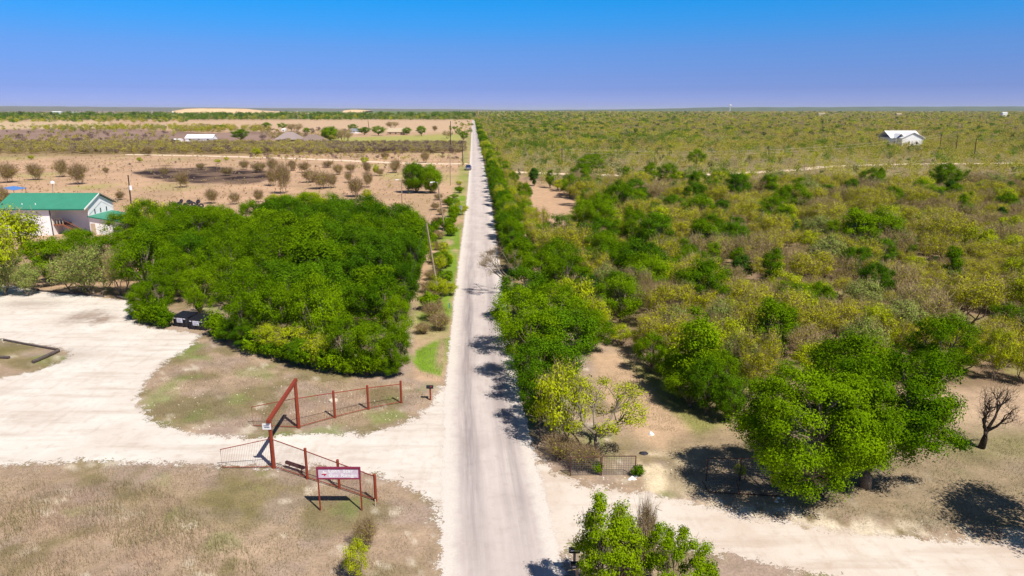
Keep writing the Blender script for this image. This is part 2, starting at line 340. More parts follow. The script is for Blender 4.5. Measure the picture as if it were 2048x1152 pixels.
# ---- pale gravel sheets with ragged edges
def grav_mat(name, ca, cb, cc, road=False):
    m, nt, b = mat0(name); out = nt.nodes['Material Output']
    sd = N(nt, 'ShaderNodeAttribute', attribute_name='edge').outputs['Fac']
    big = noise(nt, .22, 4, .6); fine = noise(nt, 9, 4, .7); mid = noise(nt, 1.3, 4, .65)
    c = mix(nt, ramp(nt, big, (.38, .66)), ca, cb)
    c = mix(nt, math_(nt, 'MULTIPLY', ramp(nt, mid, (.52, .75)), .45), c, cc)
    c = mix(nt, math_(nt, 'MULTIPLY', ramp(nt, fine, (.55, .8)), .35), c, cc)
    if name == 'pale_gravel':
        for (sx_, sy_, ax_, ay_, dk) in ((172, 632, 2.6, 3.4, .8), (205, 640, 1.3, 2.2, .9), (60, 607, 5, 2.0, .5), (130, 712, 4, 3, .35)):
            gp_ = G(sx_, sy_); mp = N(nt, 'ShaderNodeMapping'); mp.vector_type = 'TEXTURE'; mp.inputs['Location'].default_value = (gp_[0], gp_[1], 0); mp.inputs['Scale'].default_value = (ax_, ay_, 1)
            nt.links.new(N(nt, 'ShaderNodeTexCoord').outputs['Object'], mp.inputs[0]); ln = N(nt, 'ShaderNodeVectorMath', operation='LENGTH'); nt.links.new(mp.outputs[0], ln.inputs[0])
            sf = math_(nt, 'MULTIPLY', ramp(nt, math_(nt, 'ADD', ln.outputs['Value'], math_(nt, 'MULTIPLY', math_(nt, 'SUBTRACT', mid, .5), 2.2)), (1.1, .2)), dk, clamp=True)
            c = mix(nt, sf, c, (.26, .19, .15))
    if not road:
        rut = noise(nt, 1.0, 4, .6, None, (.13, .9, 1)); c = mix(nt, math_(nt, 'MULTIPLY', ramp(nt, rut, (.5, .72)), .55), c, cc)
        rut2 = noise(nt, 1.0, 3, .6, None, (1.1, .25, 1)); c = mix(nt, math_(nt, 'MULTIPLY', ramp(nt, rut2, (.55, .75)), .35), c, cc)
    if road:
        uv = N(nt, 'ShaderNodeAttribute', attribute_name='lane').outputs['Vector']; sx = N(nt, 'ShaderNodeSeparateXYZ'); nt.links.new(uv, sx.inputs[0])
        u, vv = sx.outputs[0], sx.outputs[1]
        streak = noise(nt, 1.0, 4, .65, uv, (2.2, .09, 1)); patch = noise(nt, 1.0, 3, .6, uv, (.5, .12, 1))
        def band(c0, w): 
            t = math_(nt, 'DIVIDE', math_(nt, 'SUBTRACT', u, c0), w); return math_(nt, 'POWER', 2.718, math_(nt, 'MULTIPLY', math_(nt, 'MULTIPLY', t, t), -1))
        bands = math_(nt, 'ADD', band(-1.25, .62), math_(nt, 'MULTIPLY', band(1.35, .75), .7))
        win = math_(nt, 'MULTIPLY', ramp(nt, vv, (22, 40)), math_(nt, 'SUBTRACT', 1.0, math_(nt, 'MULTIPLY', ramp(nt, vv, (75, 125)), .8)))
        fac = math_(nt, 'MULTIPLY', math_(nt, 'MULTIPLY', bands, win), math_(nt, 'ADD', .15, ramp(nt, streak, (.3, .7))), clamp=True)
        fac2 = math_(nt, 'MULTIPLY', fac, .9, clamp=True)
        c = mix(nt, fac2, c, (.18, .155, .175))
        c = mix(nt, math_(nt, 'MULTIPLY', ramp(nt, streak, (.42, .72)), .32), c, (.42, .35, .36))
        c = mix(nt, math_(nt, 'MULTIPLY', ramp(nt, patch, (.55, .66)), .35), c, (.36, .29, .28))
        edge = ramp(nt, math_(nt, 'ADD', math_(nt, 'ABSOLUTE', u), math_(nt, 'MULTIPLY', math_(nt, 'SUBTRACT', mid, .5), 1.5)), (1.9, 2.6)); c = mix(nt, math_(nt, 'MULTIPLY', edge, .85), c, mix(nt, ramp(nt, fine, (.4, .8)), (.66, .61, .57), (.56, .48, .43)))
    nt.links.new(c, b.inputs['Base Color']); b.inputs['Roughness'].default_value = .95; b.inputs['Specular IOR Level'].default_value = .08
    bp = N(nt, 'ShaderNodeBump'); bp.inputs['Strength'].default_value = .35; bp.inputs['Distance'].default_value = .03
    nt.links.new(fine, bp.inputs['Height']); nt.links.new(bp.outputs[0], b.inputs['Normal'])
    en = math_(nt, 'ADD', math_(nt, 'MULTIPLY', math_(nt, 'SUBTRACT', noise(nt, 1.1, 6, .75), .5), 3.6 if not road else 1.3), math_(nt, 'MULTIPLY', math_(nt, 'SUBTRACT', noise(nt, 7, 3, .7), .5), 2.2 if not road else .9))
    a = math_(nt, 'GREATER_THAN', math_(nt, 'ADD', sd, en), 0.0)
    tr = N(nt, 'ShaderNodeBsdfTransparent'); ms = N(nt, 'ShaderNodeMixShader'); nt.links.new(a, ms.inputs[0]); nt.links.new(tr.outputs[0], ms.inputs[1]); nt.links.new(b.outputs[0], ms.inputs[2]); nt.links.new(ms.outputs[0], out.inputs[0])
    return m
def sheet(name, poly, z, mat, holes=(), step=.35, margin=1.1, x=(-80, 80), y=(8, 90)):
    gx = np.arange(x[0], x[1] + step, step); gy = np.arange(y[0], y[1] + step, step); XX, YY = np.meshgrid(gx, gy)
    s = sdf(XX, YY, wpoly(poly))
    for h in holes: s = np.minimum(s, -sdf(XX, YY, wpoly(h)))
    nx = len(gx); q = np.minimum(np.minimum(s[:-1, :-1], s[1:, :-1]), np.minimum(s[:-1, 1:], s[1:, 1:])); q = np.maximum(np.maximum(s[:-1, :-1], s[1:, 1:]), q) > -margin
    a, c = np.nonzero(q); f = np.stack([a * nx + c, a * nx + c + 1, (a + 1) * nx + c + 1, (a + 1) * nx + c], -1)
    u, inv = np.unique(f, return_inverse=True); f = inv.reshape(f.shape)
    v = np.stack([XX.ravel()[u], YY.ravel()[u], np.full(len(u), z)], -1)
    return tag(link(name, npmesh(name, v, f, mat, {'edge': ('FLOAT', 'POINT', np.clip(s.ravel()[u], -3, 3))})), kind='structure')
GM = grav_mat('pale_gravel', (.67, .625, .58), (.60, .53, .48), (.42, .33, .275))
sheet('gravel_lot', LOT, .012, GM, (ISLE,))
sheet('gravel_lane', LANE, .008, grav_mat('lane_gravel', (.65, .58, .525), (.57, .475, .41), (.42, .31, .24)), x=(0, 60), y=(14, 52))
# the road
ys = np.concatenate([np.arange(-40, 120, 1.0), np.arange(120, 400, 5.0), np.arange(400, 1525, 25.0)]); us = np.array([-4.1, -3.6, -3.05, -2, -1, 0, 1, 2, 3.05, 3.6, 4.1])
YY, UU = np.meshgrid(ys, us, indexing='ij'); XX = road_x(YY) + UU
nu = len(us); a, c = np.meshgrid(np.arange(len(ys) - 1), np.arange(nu - 1), indexing='ij'); f = np.stack([a * nu + c, a * nu + c + 1, (a + 1) * nu + c + 1, (a + 1) * nu + c], -1).reshape(-1, 4)
tag(link('road', npmesh('road', np.stack([XX.ravel(), YY.ravel(), np.full(XX.size, .018)], -1), f, grav_mat('road_chipseal', (.57, .50, .48), (.50, .435, .415), (.39, .315, .29), True),
    {'edge': ('FLOAT', 'POINT', (HW - np.abs(UU)).ravel()), 'lane': ('FLOAT_VECTOR', 'POINT', np.stack([UU.ravel(), YY.ravel(), 0 * UU.ravel()], -1))})), kind='structure')
# farm tracks
DM = MAT('track_dirt', (.74, .58, .43), .95, var=.12, vs=.3)
def track(name, pts, w):
    p = [G(*q)[:2] for q in pts]; v = []; f = []
    for k, q in enumerate(p):
        t = p[min(k + 1, len(p) - 1)] - p[max(k - 1, 0)]; t = t / np.linalg.norm(t); n = np.array([-t[1], t[0]]) * w / 2
        v += [(*(q + n), .006), (*(q - n), .006)]
        if k: f.append((2 * k - 2, 2 * k - 1, 2 * k + 1, 2 * k))
    tag(MB().add(v, f).build(name, DM), kind='structure')
track('farm_track', [(250, 309), (420, 312), (560, 316), (690, 321), (800, 326), (890, 328), (935, 327)], 6)
track('brush_track', [(975, 343), (1060, 345), (1130, 348), (1280, 352), (1420, 349), (1545, 343), (1600, 339), (1650, 333), (1740, 330), (1820, 328), (1960, 327), (2100, 325)], 5.5)

# ------------------------------------------------------------------ hills, quarry, far woods
def ridge(name, px0, px1, dist, top, mat, depth=3000, hv=2.5, seed=1):
    # a real low hill: a strip of terrain rising to a crest
    n = 220; pxs = np.linspace(px0, px1, n); v = []; f = []; rows = 7
    for r in range(rows):
        t = r / (rows - 1); dd = dist - depth * .5 + depth * t; prof = math.sin(math.pi * t) ** 1.2
        for k, p in enumerate(pxs):
            e = min(1, k / 25, (n - 1 - k) / 25); hgt = hz(dist, top(p)) if callable(top) else hz(dist, top)
            hgt = hgt * e ** .7 * prof + (vnoise(np.array([k * .35]), np.array([r * 1.1]), seed)[0] - .5) * hv * prof
            v.append(((p - 1024) / F * (dist * ct + CAMH * st) * dd / dist, dd, hgt - (3 if r in (0, rows - 1) else 0)))
    for r in range(rows - 1):
        for k in range(n - 1): f.append((r * n + k, r * n + k + 1, (r + 1) * n + k + 1, (r + 1) * n + k))
    return tag(MB().add(v, f).build(name, mat), kind='structure')
HM = MAT('hill_scrub', (.155, .15, .115), .95, var=.4, vs=.004); HM2 = MAT('hill_wood', (.10, .13, .075), .95, var=.4, vs=.004)
ridge('west_hills', -700, 1150, 14000, lambda p: np.interp(p, [-700, 0, 600, 1150], [211, 212, 216.5, 220]), HM, 9000, 8)
ridge('east_hills', 900, 2900, 12000, lambda p: np.interp(p, [900, 1200, 1450, 1900, 2900], [220.5, 219.5, 214.5, 213, 211]), HM2, 6000, 9, 5)
def quarry(name, outline, dist, depth):
    mb = MB(); n = 60; xs = np.linspace(outline[0][0], outline[-1][0], n); v = []; f = []; rows = 7
    for r in range(rows):
        t = r / (rows - 1)
        for k, p in enumerate(xs):
            hh = hz(dist, np.interp(p, [o[0] for o in outline], [o[1] for o in outline])); hh = max(0, hh) * min(1, 2.2 * math.sin(math.pi * t))
            dd = dist + depth * (t - .5); v.append(((p - 1024) / F * (dist * ct + CAMH * st), dd, hh + random.uniform(-.5, .5) - (2 if r in (0, rows - 1) else 0)))
    for r in range(rows - 1):
        for k in range(n - 1): f.append((r * n + k, r * n + k + 1, (r + 1) * n + k + 1, (r + 1) * n + k))
    tag(mb.add(v, f).build(name, M['tan']), kind='structure')
quarry('quarry_hill', [(375, 222), (400, 218), (420, 217), (470, 217.5), (500, 221), (560, 224), (625, 228)], 3800, 500)
quarry('quarry_spoil_hill', [(695, 221), (710, 219.5), (730, 221), (738, 222)], 6000, 400)

# ------------------------------------------------------------------ foliage engine
def rot_rand(n, up=.35, r=rng, outw=None):
    nrm = r.normal(size=(n, 3)); nrm[:, 2] = np.abs(nrm[:, 2]) + up
    if outw is not None: nrm = r.normal(size=(n, 3)) * .55 + outw * 1.25; nrm[:, 2] += .25
    nrm /= np.linalg.norm(nrm, axis=1)[:, None]
    t = r.normal(size=(n, 3)); t -= (t * nrm).sum(1)[:, None] * nrm; t /= np.linalg.norm(t, axis=1)[:, None]
    return t, np.cross(nrm, t)
def leaf_quads(c, size, r=rng, asp=.6, outward=None):
    n = len(c); t, b = rot_rand(n, .3, r, outward)
    s = (size * r.uniform(.6, 1.35, n))[:, None]; t = t * s * .5; b = b * s * asp * .5
    v = np.stack([c - t, c - b * 1.0, c + t, c + b * 1.0], 1).reshape(-1, 3)
    return v, np.arange(4 * n).reshape(-1, 4)
def twig_quads(c, d, length, w, r=rng):
    n = len(c); side = np.cross(d, r.normal(size=(n, 3))); side /= np.linalg.norm(side, axis=1)[:, None] + 1e-9
    L = (length * r.uniform(.5, 1.3, n))[:, None]; side = side * w * .5
    v = np.stack([c - side, c + side, c + d * L + side * .35, c + d * L - side * .35], 1).reshape(-1, 3)
    return v, np.arange(4 * n).reshape(-1, 4)
def make_proto(kind, h, w, ncl, clr, nleaf, lsize, ntwig=0, twlen=.5, stems=1, seed=0, cone=False, base=.25, tr=.13, lmat='elm', bmat='bark', gap=0.0, twmat='twig', cen=(0, 0), flat=1.0, tww=.022, fan=0.0):
    r = np.random.default_rng(seed * 77 + 5); rnd = random.Random(seed)
    cl = []; tries = 0
    lob = [(r.uniform(0, 6.28), r.uniform(.75, 1.12)) for _ in range(5)]
    while len(cl) < ncl and tries < 20000:
        tries += 1
        a = r.uniform(0, 2 * math.pi); u = r.uniform(-1, 1) * flat; s = math.sqrt(max(0, 1 - u * u)); rad = r.uniform(.45, 1) ** .5
        la, lb = min(lob, key=lambda q: abs((q[0] - a + math.pi) % (2 * math.pi) - math.pi)); rad *= lb
        if cone: u2 = (u + 1) / 2; p = np.array([math.cos(a) * (1 - u2) * rad, math.sin(a) * (1 - u2) * rad, u])
        else: p = np.array([math.cos(a) * s * rad, math.sin(a) * s * rad, u * rad])
        zc = h * (base + (1 - base) * .5); p = np.array([p[0] * (w / 2 - clr * .6) + cen[0], p[1] * (w / 2 - clr * .6) + cen[1], zc + p[2] * (h * (1 - base) / 2 - clr * .5)])
        if fan: zf = np.clip((p[2] / h - .1) / .7, 0, 1); p[:2] *= (1 - fan) + fan * zf
        if all(np.linalg.norm(p - q) > clr * (.62 if not cone else .4) for q in cl) or tries > 6000: cl.append(p)
    cl = np.array(cl)
    # skeleton
    mb = MB(); ng = max(3, min(7, ncl // 6)); ix = r.choice(len(cl), ng, replace=False); cen_g = cl[ix].copy()
    for _ in range(4):
        lab = np.argmin(((cl[:, None] - cen_g[None]) ** 2).sum(-1), 1)
        for g in range(ng):
            if (lab == g).any(): cen_g[g] = cl[lab == g].mean(0)
    fork = []
    for s_ in range(stems):
        a = 2 * math.pi * s_ / stems + r.uniform(0, 1); sp_ = .0 if stems == 1 else .16 * w
        hb = h * base * (1.05 if stems == 1 else .8)
        b0 = Vector((.12 * math.cos(a) * (stems > 1), .12 * math.sin(a) * (stems > 1), -.15)); b1 = Vector((sp_ * math.cos(a) * .5 + r.normal() * .05, sp_ * math.sin(a) * .5 + r.normal() * .05, hb * .55)); b2 = Vector((sp_ * math.cos(a) + r.normal() * .08, sp_ * math.sin(a) + r.normal() * .08, hb))
        rr_ = tr / math.sqrt(stems) * 1.1; mb.tube([b0, b1, b2], [rr_ * 1.25, rr_, rr_ * .85], 7); fork.append((b2, rr_ * .85))
    tipdirs = np.zeros_like(cl)
    for g in range(ng):
        if not (lab == g).any(): continue
        gc = Vector(cen_g[g]); b2, r0 = min(fork, key=lambda q: (q[0] - gc).length); mid = b2.lerp(gc, .5) + Vector((r.normal() * .12, r.normal() * .12, -.06 * h + r.normal() * .1)); lim = b2.lerp(gc, .78)
        mb.tube([b2, mid, lim], [r0 * .75, r0 * .5, r0 * .34], 5)
        for k in np.nonzero(lab == g)[0]:
            c = Vector(cl[k]); st_ = mid.lerp(lim, r.uniform(.2, 1)); m2 = st_.lerp(c, .5) + Vector((r.normal() * .12, r.normal() * .12, r.normal() * .1))
            mb.tube([st_, m2, c], [r0 * .3, r0 * .2, r0 * .09], 4, cap=False); tipdirs[k] = (c - m2).normalized()
            if ntwig or kind == 'bare':
                for _ in range(3 if not kind == 'bare' else 6):
                    dd = Vector(tipdirs[k]) + Vector(r.normal(size=3) * .8); dd.normalize(); s0 = m2.lerp(c, r.uniform(.2, 1)); mb.tube([s0, s0 + dd * clr * .6 + Vector((0, 0, r.normal() * .1)), s0 + dd * clr * 1.15 + Vector(r.normal(size=3) * .1)], [r0 * .12, r0 * .07, .006], 3, cap=False)
    tm = None
    mb_mesh = (mb.v, mb.f)
    vs, fs, tint, mi = [], [], [], []; off = 0
    ct_ = r.uniform(0, 1, len(cl))
    if nleaf:
        nl = int(nleaf); k = np.repeat(np.arange(len(cl)), nl); d = r.normal(size=(len(k), 3)); d /= np.linalg.norm(d, axis=1)[:, None]
        sub = r.normal(size=(len(cl), 6, 3)); sub /= np.linalg.norm(sub, axis=2)[:, :, None]; pick = sub[k, r.integers(0, 6, len(k))]
        d = d * .75 + pick * .6; rad = clr * r.uniform(.12, 1.0, len(k)) ** .5 * (.72 + .36 * ct_[k]); c = cl[k] + d * rad[:, None] * np.array([1, 1, .8])
        gd = c - np.array([cen[0], cen[1], h * .45]); gd /= np.linalg.norm(gd, axis=1)[:, None] + 1e-6; ow = d / (np.linalg.norm(d, axis=1)[:, None] + 1e-6) * .8 + gd * .45; kp = c[:, 2] > .15; c = c[kp]; k = k[kp]; ow = ow[kp]
        v_, f_ = leaf_quads(c, lsize, r, outward=ow); vs.append(v_); fs.append(f_ + off); off += len(v_); tint.append(np.clip(ct_[k] * .7 + r.uniform(0, .3, len(k)), 0, 1)); mi.append(np.zeros(len(c), int))
    if ntwig:
        k = np.repeat(np.arange(len(cl)), ntwig); d = tipdirs[k] * .7 + r.normal(size=(len(k), 3)) * .6; d[:, 2] += .25; d /= np.linalg.norm(d, axis=1)[:, None]
        c = cl[k] + r.normal(size=(len(k), 3)) * clr * .38
        v_, f_ = twig_quads(c, d, twlen, tww, r); vs.append(v_); fs.append(f_ + off); tint.append(r.uniform(0, 1, len(k))); mi.append(np.ones(len(k), int) if nleaf else np.zeros(len(k), int))
    crown = npmesh(kind + '_crown', np.concatenate(vs), np.concatenate(fs), ([M[lmat], M[twmat]] if nleaf else [M[twmat]]), {'tint': ('FLOAT', 'FACE', np.concatenate(tint))}, midx=np.concatenate(mi))
    tm = bpy.data.meshes.new(kind + '_trunk'); tm.from_pydata(mb_mesh[0], [], mb_mesh[1]); tm.materials.append(M[bmat])
    for p in tm.polygons: p.use_smooth = True
    return dict(trunk=tm, crown=crown, h=h, w=w)
PR = {}
def protos(key, n, **k): PR[key] = [make_proto(key, seed=hash_(key) + q, **k) for q in range(n)]
def hash_(s): return sum(ord(c) * (i + 3) for i, c in enumerate(s)) % 9973
protos('elm', 8, h=6.5, w=6.6, ncl=42, clr=.95, nleaf=470, lsize=.13, base=.12, tr=.14, lmat='elm')
protos('elmd', 4, h=6.5, w=6.0, ncl=42, clr=.85, nleaf=430, lsize=.13, base=.08, tr=.14, lmat='elmd')
protos('round', 2, h=6.0, w=6.4, ncl=60, clr=.95, nleaf=420, lsize=.16, base=.0, tr=.14, lmat='elm')
protos('mesq', 6, h=4.8, w=5.6, ncl=40, clr=.8, nleaf=190, lsize=.115, ntwig=40, twlen=.5, stems=3, base=.2, tr=.14, lmat='mesq', flat=.8)
protos('pale', 3, h=4.5, w=5, ncl=38, clr=.8, nleaf=180, lsize=.14, ntwig=30, stems=2, base=.15, tr=.12, lmat='pale')
protos('lime', 4, h=4.5, w=4.6, ncl=32, clr=.8, nleaf=190, lsize=.145, ntwig=25, twlen=.4, stems=2, base=.15, tr=.1, lmat='lime')
protos('bare', 6, h=4.3, w=5.2, ncl=42, clr=.7, nleaf=35, lsize=.10, ntwig=75, twlen=.6, stems=3, base=.18, tr=.15, bmat='bark', lmat='mesq', flat=.85)
protos('cedar', 3, h=3.6, w=2.6, ncl=34, clr=.5, nleaf=150, lsize=.16, base=.08, tr=.09, lmat='cedar')
protos('column', 3, h=6.5, w=3.2, ncl=36, clr=.7, nleaf=380, lsize=.125, base=.06, tr=.11, lmat='elm')
protos('shrub', 5, h=2.6, w=3.2, ncl=26, clr=.55, nleaf=16, lsize=.12, ntwig=60, twlen=.75, stems=6, base=.12, tr=.09, lmat='mesq', tww=.026, twmat='twigtan', fan=.75)
protos('bush', 4, h=1.8, w=2.2, ncl=18, clr=.5, nleaf=130, lsize=.15, base=.05, tr=.06, lmat='elm')
WORD = {'elmd': ('dark_leafy_tree', 'deep green tree', 'tree'), 'round': ('round_tree', 'rounded green tree', 'tree'), 'elm': ('leafy_tree', 'dense green tree', 'tree'), 'mesq': ('mesquite_tree', 'thin yellow-green mesquite', 'tree'), 'pale': ('pale_leafed_tree', 'pale grey-green tree', 'tree'), 'lime': ('yellow_green_tree', 'bright yellow-green tree', 'tree'),
        'bare': ('bare_tree', 'bare grey-brown tree', 'tree'), 'cedar': ('cedar_tree', 'dark green cedar', 'tree'), 'column': ('slender_tree', 'tall narrow green tree', 'tree'), 'shrub': ('twiggy_shrub', 'brown twiggy shrub', 'shrub'), 'bush': ('green_bush', 'small green bush', 'bush')}
GRP = {'elmd': 'deep green trees', 'round': 'rounded green field trees', 'elm': 'dense green trees', 'mesq': 'yellow-green mesquites in the brush', 'pale': 'pale grey-green trees', 'lime': 'bright yellow-green trees', 'bare': 'bare trees in the brush', 'cedar': 'dark cedars in the brush', 'column': 'tall narrow green trees', 'shrub': 'twiggy shrubs', 'bush': 'green bushes'}
USED = set(); PLACED = []; COUNT = {}
def uniq(base_lab, x, y, h):
    px, py = P(x, y, h * .55); px, py = float(px) / 20.48, float(py) / 11.52
    for fmt in ('{:.0f}', '{:.1f}', '{:.2f}'):
        l = base_lab + ', ' + fmt.format(px) + '% across, ' + fmt.format(py) + '% down'
        if l not in USED: USED.add(l); return l
    return l
def plant(kind, x, y, h, w=None, where='in the brush', label=None, proto=None, group=None):
    p = proto or PR[kind][rng.integers(len(PR[kind]))]; s = h / p['h']; sx = (w / p['w']) if w else s * rng.uniform(.9, 1.15)
    name, wd, cat = WORD[kind]
    o = bpy.data.objects.new(name, None); C.objects.link(o); o.location = (x, y, 0); o.rotation_euler = (0, 0, rng.uniform(0, 6.28) if proto is None else 0); o.scale = (sx, sx, s)
    tag(o, label or uniq(wd + ' ' + where, x, y, h), cat, group or GRP[kind])
    for part in ('trunk', 'crown'):
        c = bpy.data.objects.new(part, p[part]); C.objects.link(c); c.parent = o
    PLACED.append((x, y, (w or h) * .5)); COUNT[name] = COUNT.get(name, 0) + 1
    return o
def plant_px(kind, bx, by, wpx, top, where='in the brush', label=None):
    g = G(bx, by); dep = g[1] * ct + CAMH * st; w = wpx * dep / F; h = max(.8, hz(g[1] + w * .1, top))
    return plant(kind, g[0], g[1], h, w, where, label)
def top_at(bx, by, tx, ty):
    g = G(bx, by); h = hz(g[1], ty); x = (tx - 1024) / F * (g[1] * ct + (CAMH - h) * st); return g, (x, g[1], h)
# ------------------------------------------------------------------ gateway fences
def fence(name, label, posts, gate_end, gate_label):
    # posts: (base px, base py, top py of post, py of the wire top there); first is the gate post
    g = [G(a, b_) for a, b_, *_ in posts]
    t = thing(name, label, 'fence', tuple(g[1]), 'pipe fences flanking the entrance')
    hw = [hz(q[1], p[3]) for q, p in zip(g, posts)]
    for k in range(1, len(posts)):
        hp = hz(g[k][1], posts[k][2]); x, y = g[k][:2]
        mb = MB().tube([(x, y, -.1), (x, y, hp)], .085, 10); mb.tube([(x, y, hp), (x, y, hp + .03)], [.095, .06], 10); mb.build('post', M['rust'], t, smooth=False)
    for k in range(len(posts) - 1):
        a, b_ = g[k], g[k + 1]; L = np.hypot(*(b_ - a)[:2]); mb = MB(); n = int(L / .105)
        for j in range(1, n):
            q = j / n; p = a + (b_ - a) * q; hh = hw[k] + (hw[k + 1] - hw[k]) * q; mb.bar((p[0], p[1], .12), (p[0], p[1], hh), .0045)
        mb.build('wire_panel', M['wire'], t)
        MB().tube([(*a[:2], hw[k]), (*b_[:2], hw[k + 1])], .032, 6).build('rail', M['rust'], t); MB().tube([(*a[:2], .12), (*b_[:2], .12)], .028, 6).build('rail', M['rust'], t)
    e = G(*gate_end[:2]); he = hz(e[1], gate_end[2]); a = g[0] + (e - g[0]) * .04
    gt_ = thing(name.replace('fence', 'gate'), gate_label, 'gate', tuple(e), 'open mesh gate leaves at the entrance')
    fr = MB(); fr.tube([(*a[:2], .1), (*a[:2], hw[0]), (*e[:2], he), (*e[:2], .1), (*a[:2], .1)], .03, 6); fr.build('gate_frame', M['rust'], gt_)
    L = np.hypot(*(e - a)[:2]); mb = MB(); n = int(L / .105)
    for j in range(1, n):
        q = j / n; p = a + (e - a) * q; mb.bar((p[0], p[1], .1), (p[0], p[1], hw[0] + (he - hw[0]) * q), .0045)
    mb.build('wire_panel', M['wire'], gt_)
    return g[0], hz(g[0][1], posts[0][2])
ga, ha = fence('pipe_fence', 'red pipe fence with fine wire running from gate arch up to the mailbox verge', [(598, 856, 762, 797), (670, 836, 782, 786), (737, 819, 771, 776), (803, 806, 762, 768)], (507, 853, 814), 'open red gate leaf over the gravel edge, hinged on the tall far post')
gb, hb = fence('pipe_fence', 'red pipe fence descending behind the name board towards the road', [(548, 936, 840, 878), (615, 958, 897, 902), (679, 978, 920, 926), (752, 1003, 949, 953)], (445, 937, 899), 'open red gate leaf standing on white gravel, hinged below the small white notice')
t = thing('gate_arch', 'tall red pipe entrance arch with one square beam across the drive', 'gateway', tuple(gb))
for g_, h_ in ((ga, ha), (gb, hb)):
    MB().tube([(g_[0], g_[1], -.1), (g_[0], g_[1], h_)], .12, 12).build('post', M['rust'], t)
d = Vector(ga - gb).normalized(); p0 = Vector((*gb[:2], hb)) - d * .25; p1 = Vector((*ga[:2], ha)) + d * .25
MB().tube([p0, p1], .15, 4).build('beam', M['rust'], t)
nt_ = thing('notice_sign', 'small white notice fixed to the near post of the gate arch', 'sign', (gb[0], gb[1] - .12, hz(gb[1], 857)))
zt, zb = hz(gb[1], 845), hz(gb[1], 857)
MB().box(gb[0] - .42, gb[0] + .12, gb[1] - .155, gb[1] - .13, zb, zt).build('board', M['white'], nt_)
mb = MB(); mb.box(gb[0] - .30, gb[0] + .02, gb[1] - .16, gb[1] - .156, zb + .12, zb + .19); mb.box(gb[0] - .34, gb[0] - .0, gb[1] - .16, gb[1] - .156, zb + .23, zb + .29); mb.build('lettering', M['decaltext'], nt_)
# name board
a, b_ = G(641, 1021), G(724, 1021); ym = (a[1] + b_[1]) / 2; zt, zb = hz(ym, 935.5), hz(ym, 956.5)
s_ = thing('name_board', 'wide pinkish name board on two thin red legs in front of the lower fence', 'sign', (a[0], ym, 0))
MB().box(a[0] + .05, b_[0] - .05, ym - .03, ym + .03, zb + .04, zt - .04).build('panel', M['signface'], s_)
fr = MB(); fr.box(a[0] - .05, b_[0] + .05, ym - .06, ym + .05, zt - .06, zt + .04); fr.box(a[0] - .05, b_[0] + .05, ym - .06, ym + .05, zb - .04, zb + .045)
fr.box(a[0] - .05, a[0] + .05, ym - .058, ym + .048, zb + .045, zt - .06); fr.box(b_[0] - .05, b_[0] + .05, ym - .058, ym + .048, zb + .045, zt - .06); fr.build('frame', M['signred'], s_)
for x in (a[0], b_[0]): MB().box(x - .035, x + .035, ym - .035, ym + .035, -.1, zb - .042).build('leg', M['rust'], s_)
def text(body, x, z, size, y, mat, parent, name='lettering', w=None):
    c = bpy.data.curves.new('tmp', 'FONT'); c.body = body; c.size = size; c.extrude = .004; c.offset = size * .035; c.space_character = 1.12; c.space_word = 1.3
    o = bpy.data.objects.new('tmp', c); C.objects.link(o); bpy.context.view_layer.update()
    me = bpy.data.meshes.new_from_object(o.evaluated_get(bpy.context.evaluated_depsgraph_get())); bpy.data.objects.remove(o)
    xs = [v.co.x for v in me.vertices]; k = (w / (max(xs) - min(xs))) if w else 1; x0 = min(xs)
    for v in me.vertices:
        vx, vy, vz = v.co; v.co = (x + (vx - x0) * k - parent.location.x, y - vz - parent.location.y, z + vy - parent.location.z)
    me.materials.clear(); me.materials.append(mat); q = link(name, me, parent); return q
Wd = b_[0] - a[0]; Hh = zt - zb
for wd_, fx, fz, fw in (('Lone', .265, .56, .265), ('Star', .61, .56, .235), ('Gun', .265, .15, .215), ('Range', .555, .15, .375)):
    text(wd_, a[0] + Wd * fx, zb + Hh * fz, Hh * .42, ym - .034, M['white'], s_, w=Wd * fw)
TXs = [(.36, 1), (.58, 1), (.58, .78), (.78, .72), (1, .68), (1, .42), (.9, .3), (.74, .18), (.7, 0), (.58, .1), (.5, .3), (.36, .32), (.26, .24), (.12, .44), (0, .55), (.36, .56)]
lx, lz, ls = a[0] + Wd * .08, zb + Hh * .22, Hh * .5
def clip_tx(lo):
    return [(lx + p[0] * ls, lz + (max(p[1], .5) if lo else min(p[1], .5)) * ls) for p in TXs]
MB().prism(clip_tx(True), 'y', ym - .040, ym - .032).build('emblem', M['white'], s_)
MB().prism(clip_tx(False), 'y', ym - .040, ym - .032).build('emblem', M['redmark'], s_)
# low plank
a, b_ = G(579, 938), G(603, 946); zz = hz(a[1], 926)
s_ = thing('plank_rail', 'dark plank raised on two thin stakes just beyond the lower fence', 'rail', tuple(a))
e0, e1 = a + (a - b_) * .25, b_ + (b_ - a) * .25
MB().bar((e0[0], e0[1], zz), (e1[0], e1[1], zz), .085).build('plank', M['purple'], s_)
for q in (a, b_): MB().bar((*q[:2], -.05), (*q[:2], zz), .018).build('leg', M['rustdark'], s_)
cg = G(667, 802); tag(MB().tube([(cg[0], cg[1], -.02), (cg[0], cg[1], .10)], .33, 20).build('well_cover', M['stone']), 'round pale concrete cover in the dry grass behind the upper fence', 'cover')
cg = G(751, 1012); tag(MB().tube([(cg[0], cg[1], -.02), (cg[0], cg[1], .42)], .035, 6).build('marker_stake', M['beige']), 'short pale stake at the foot of the last lower fence post', 'stake')

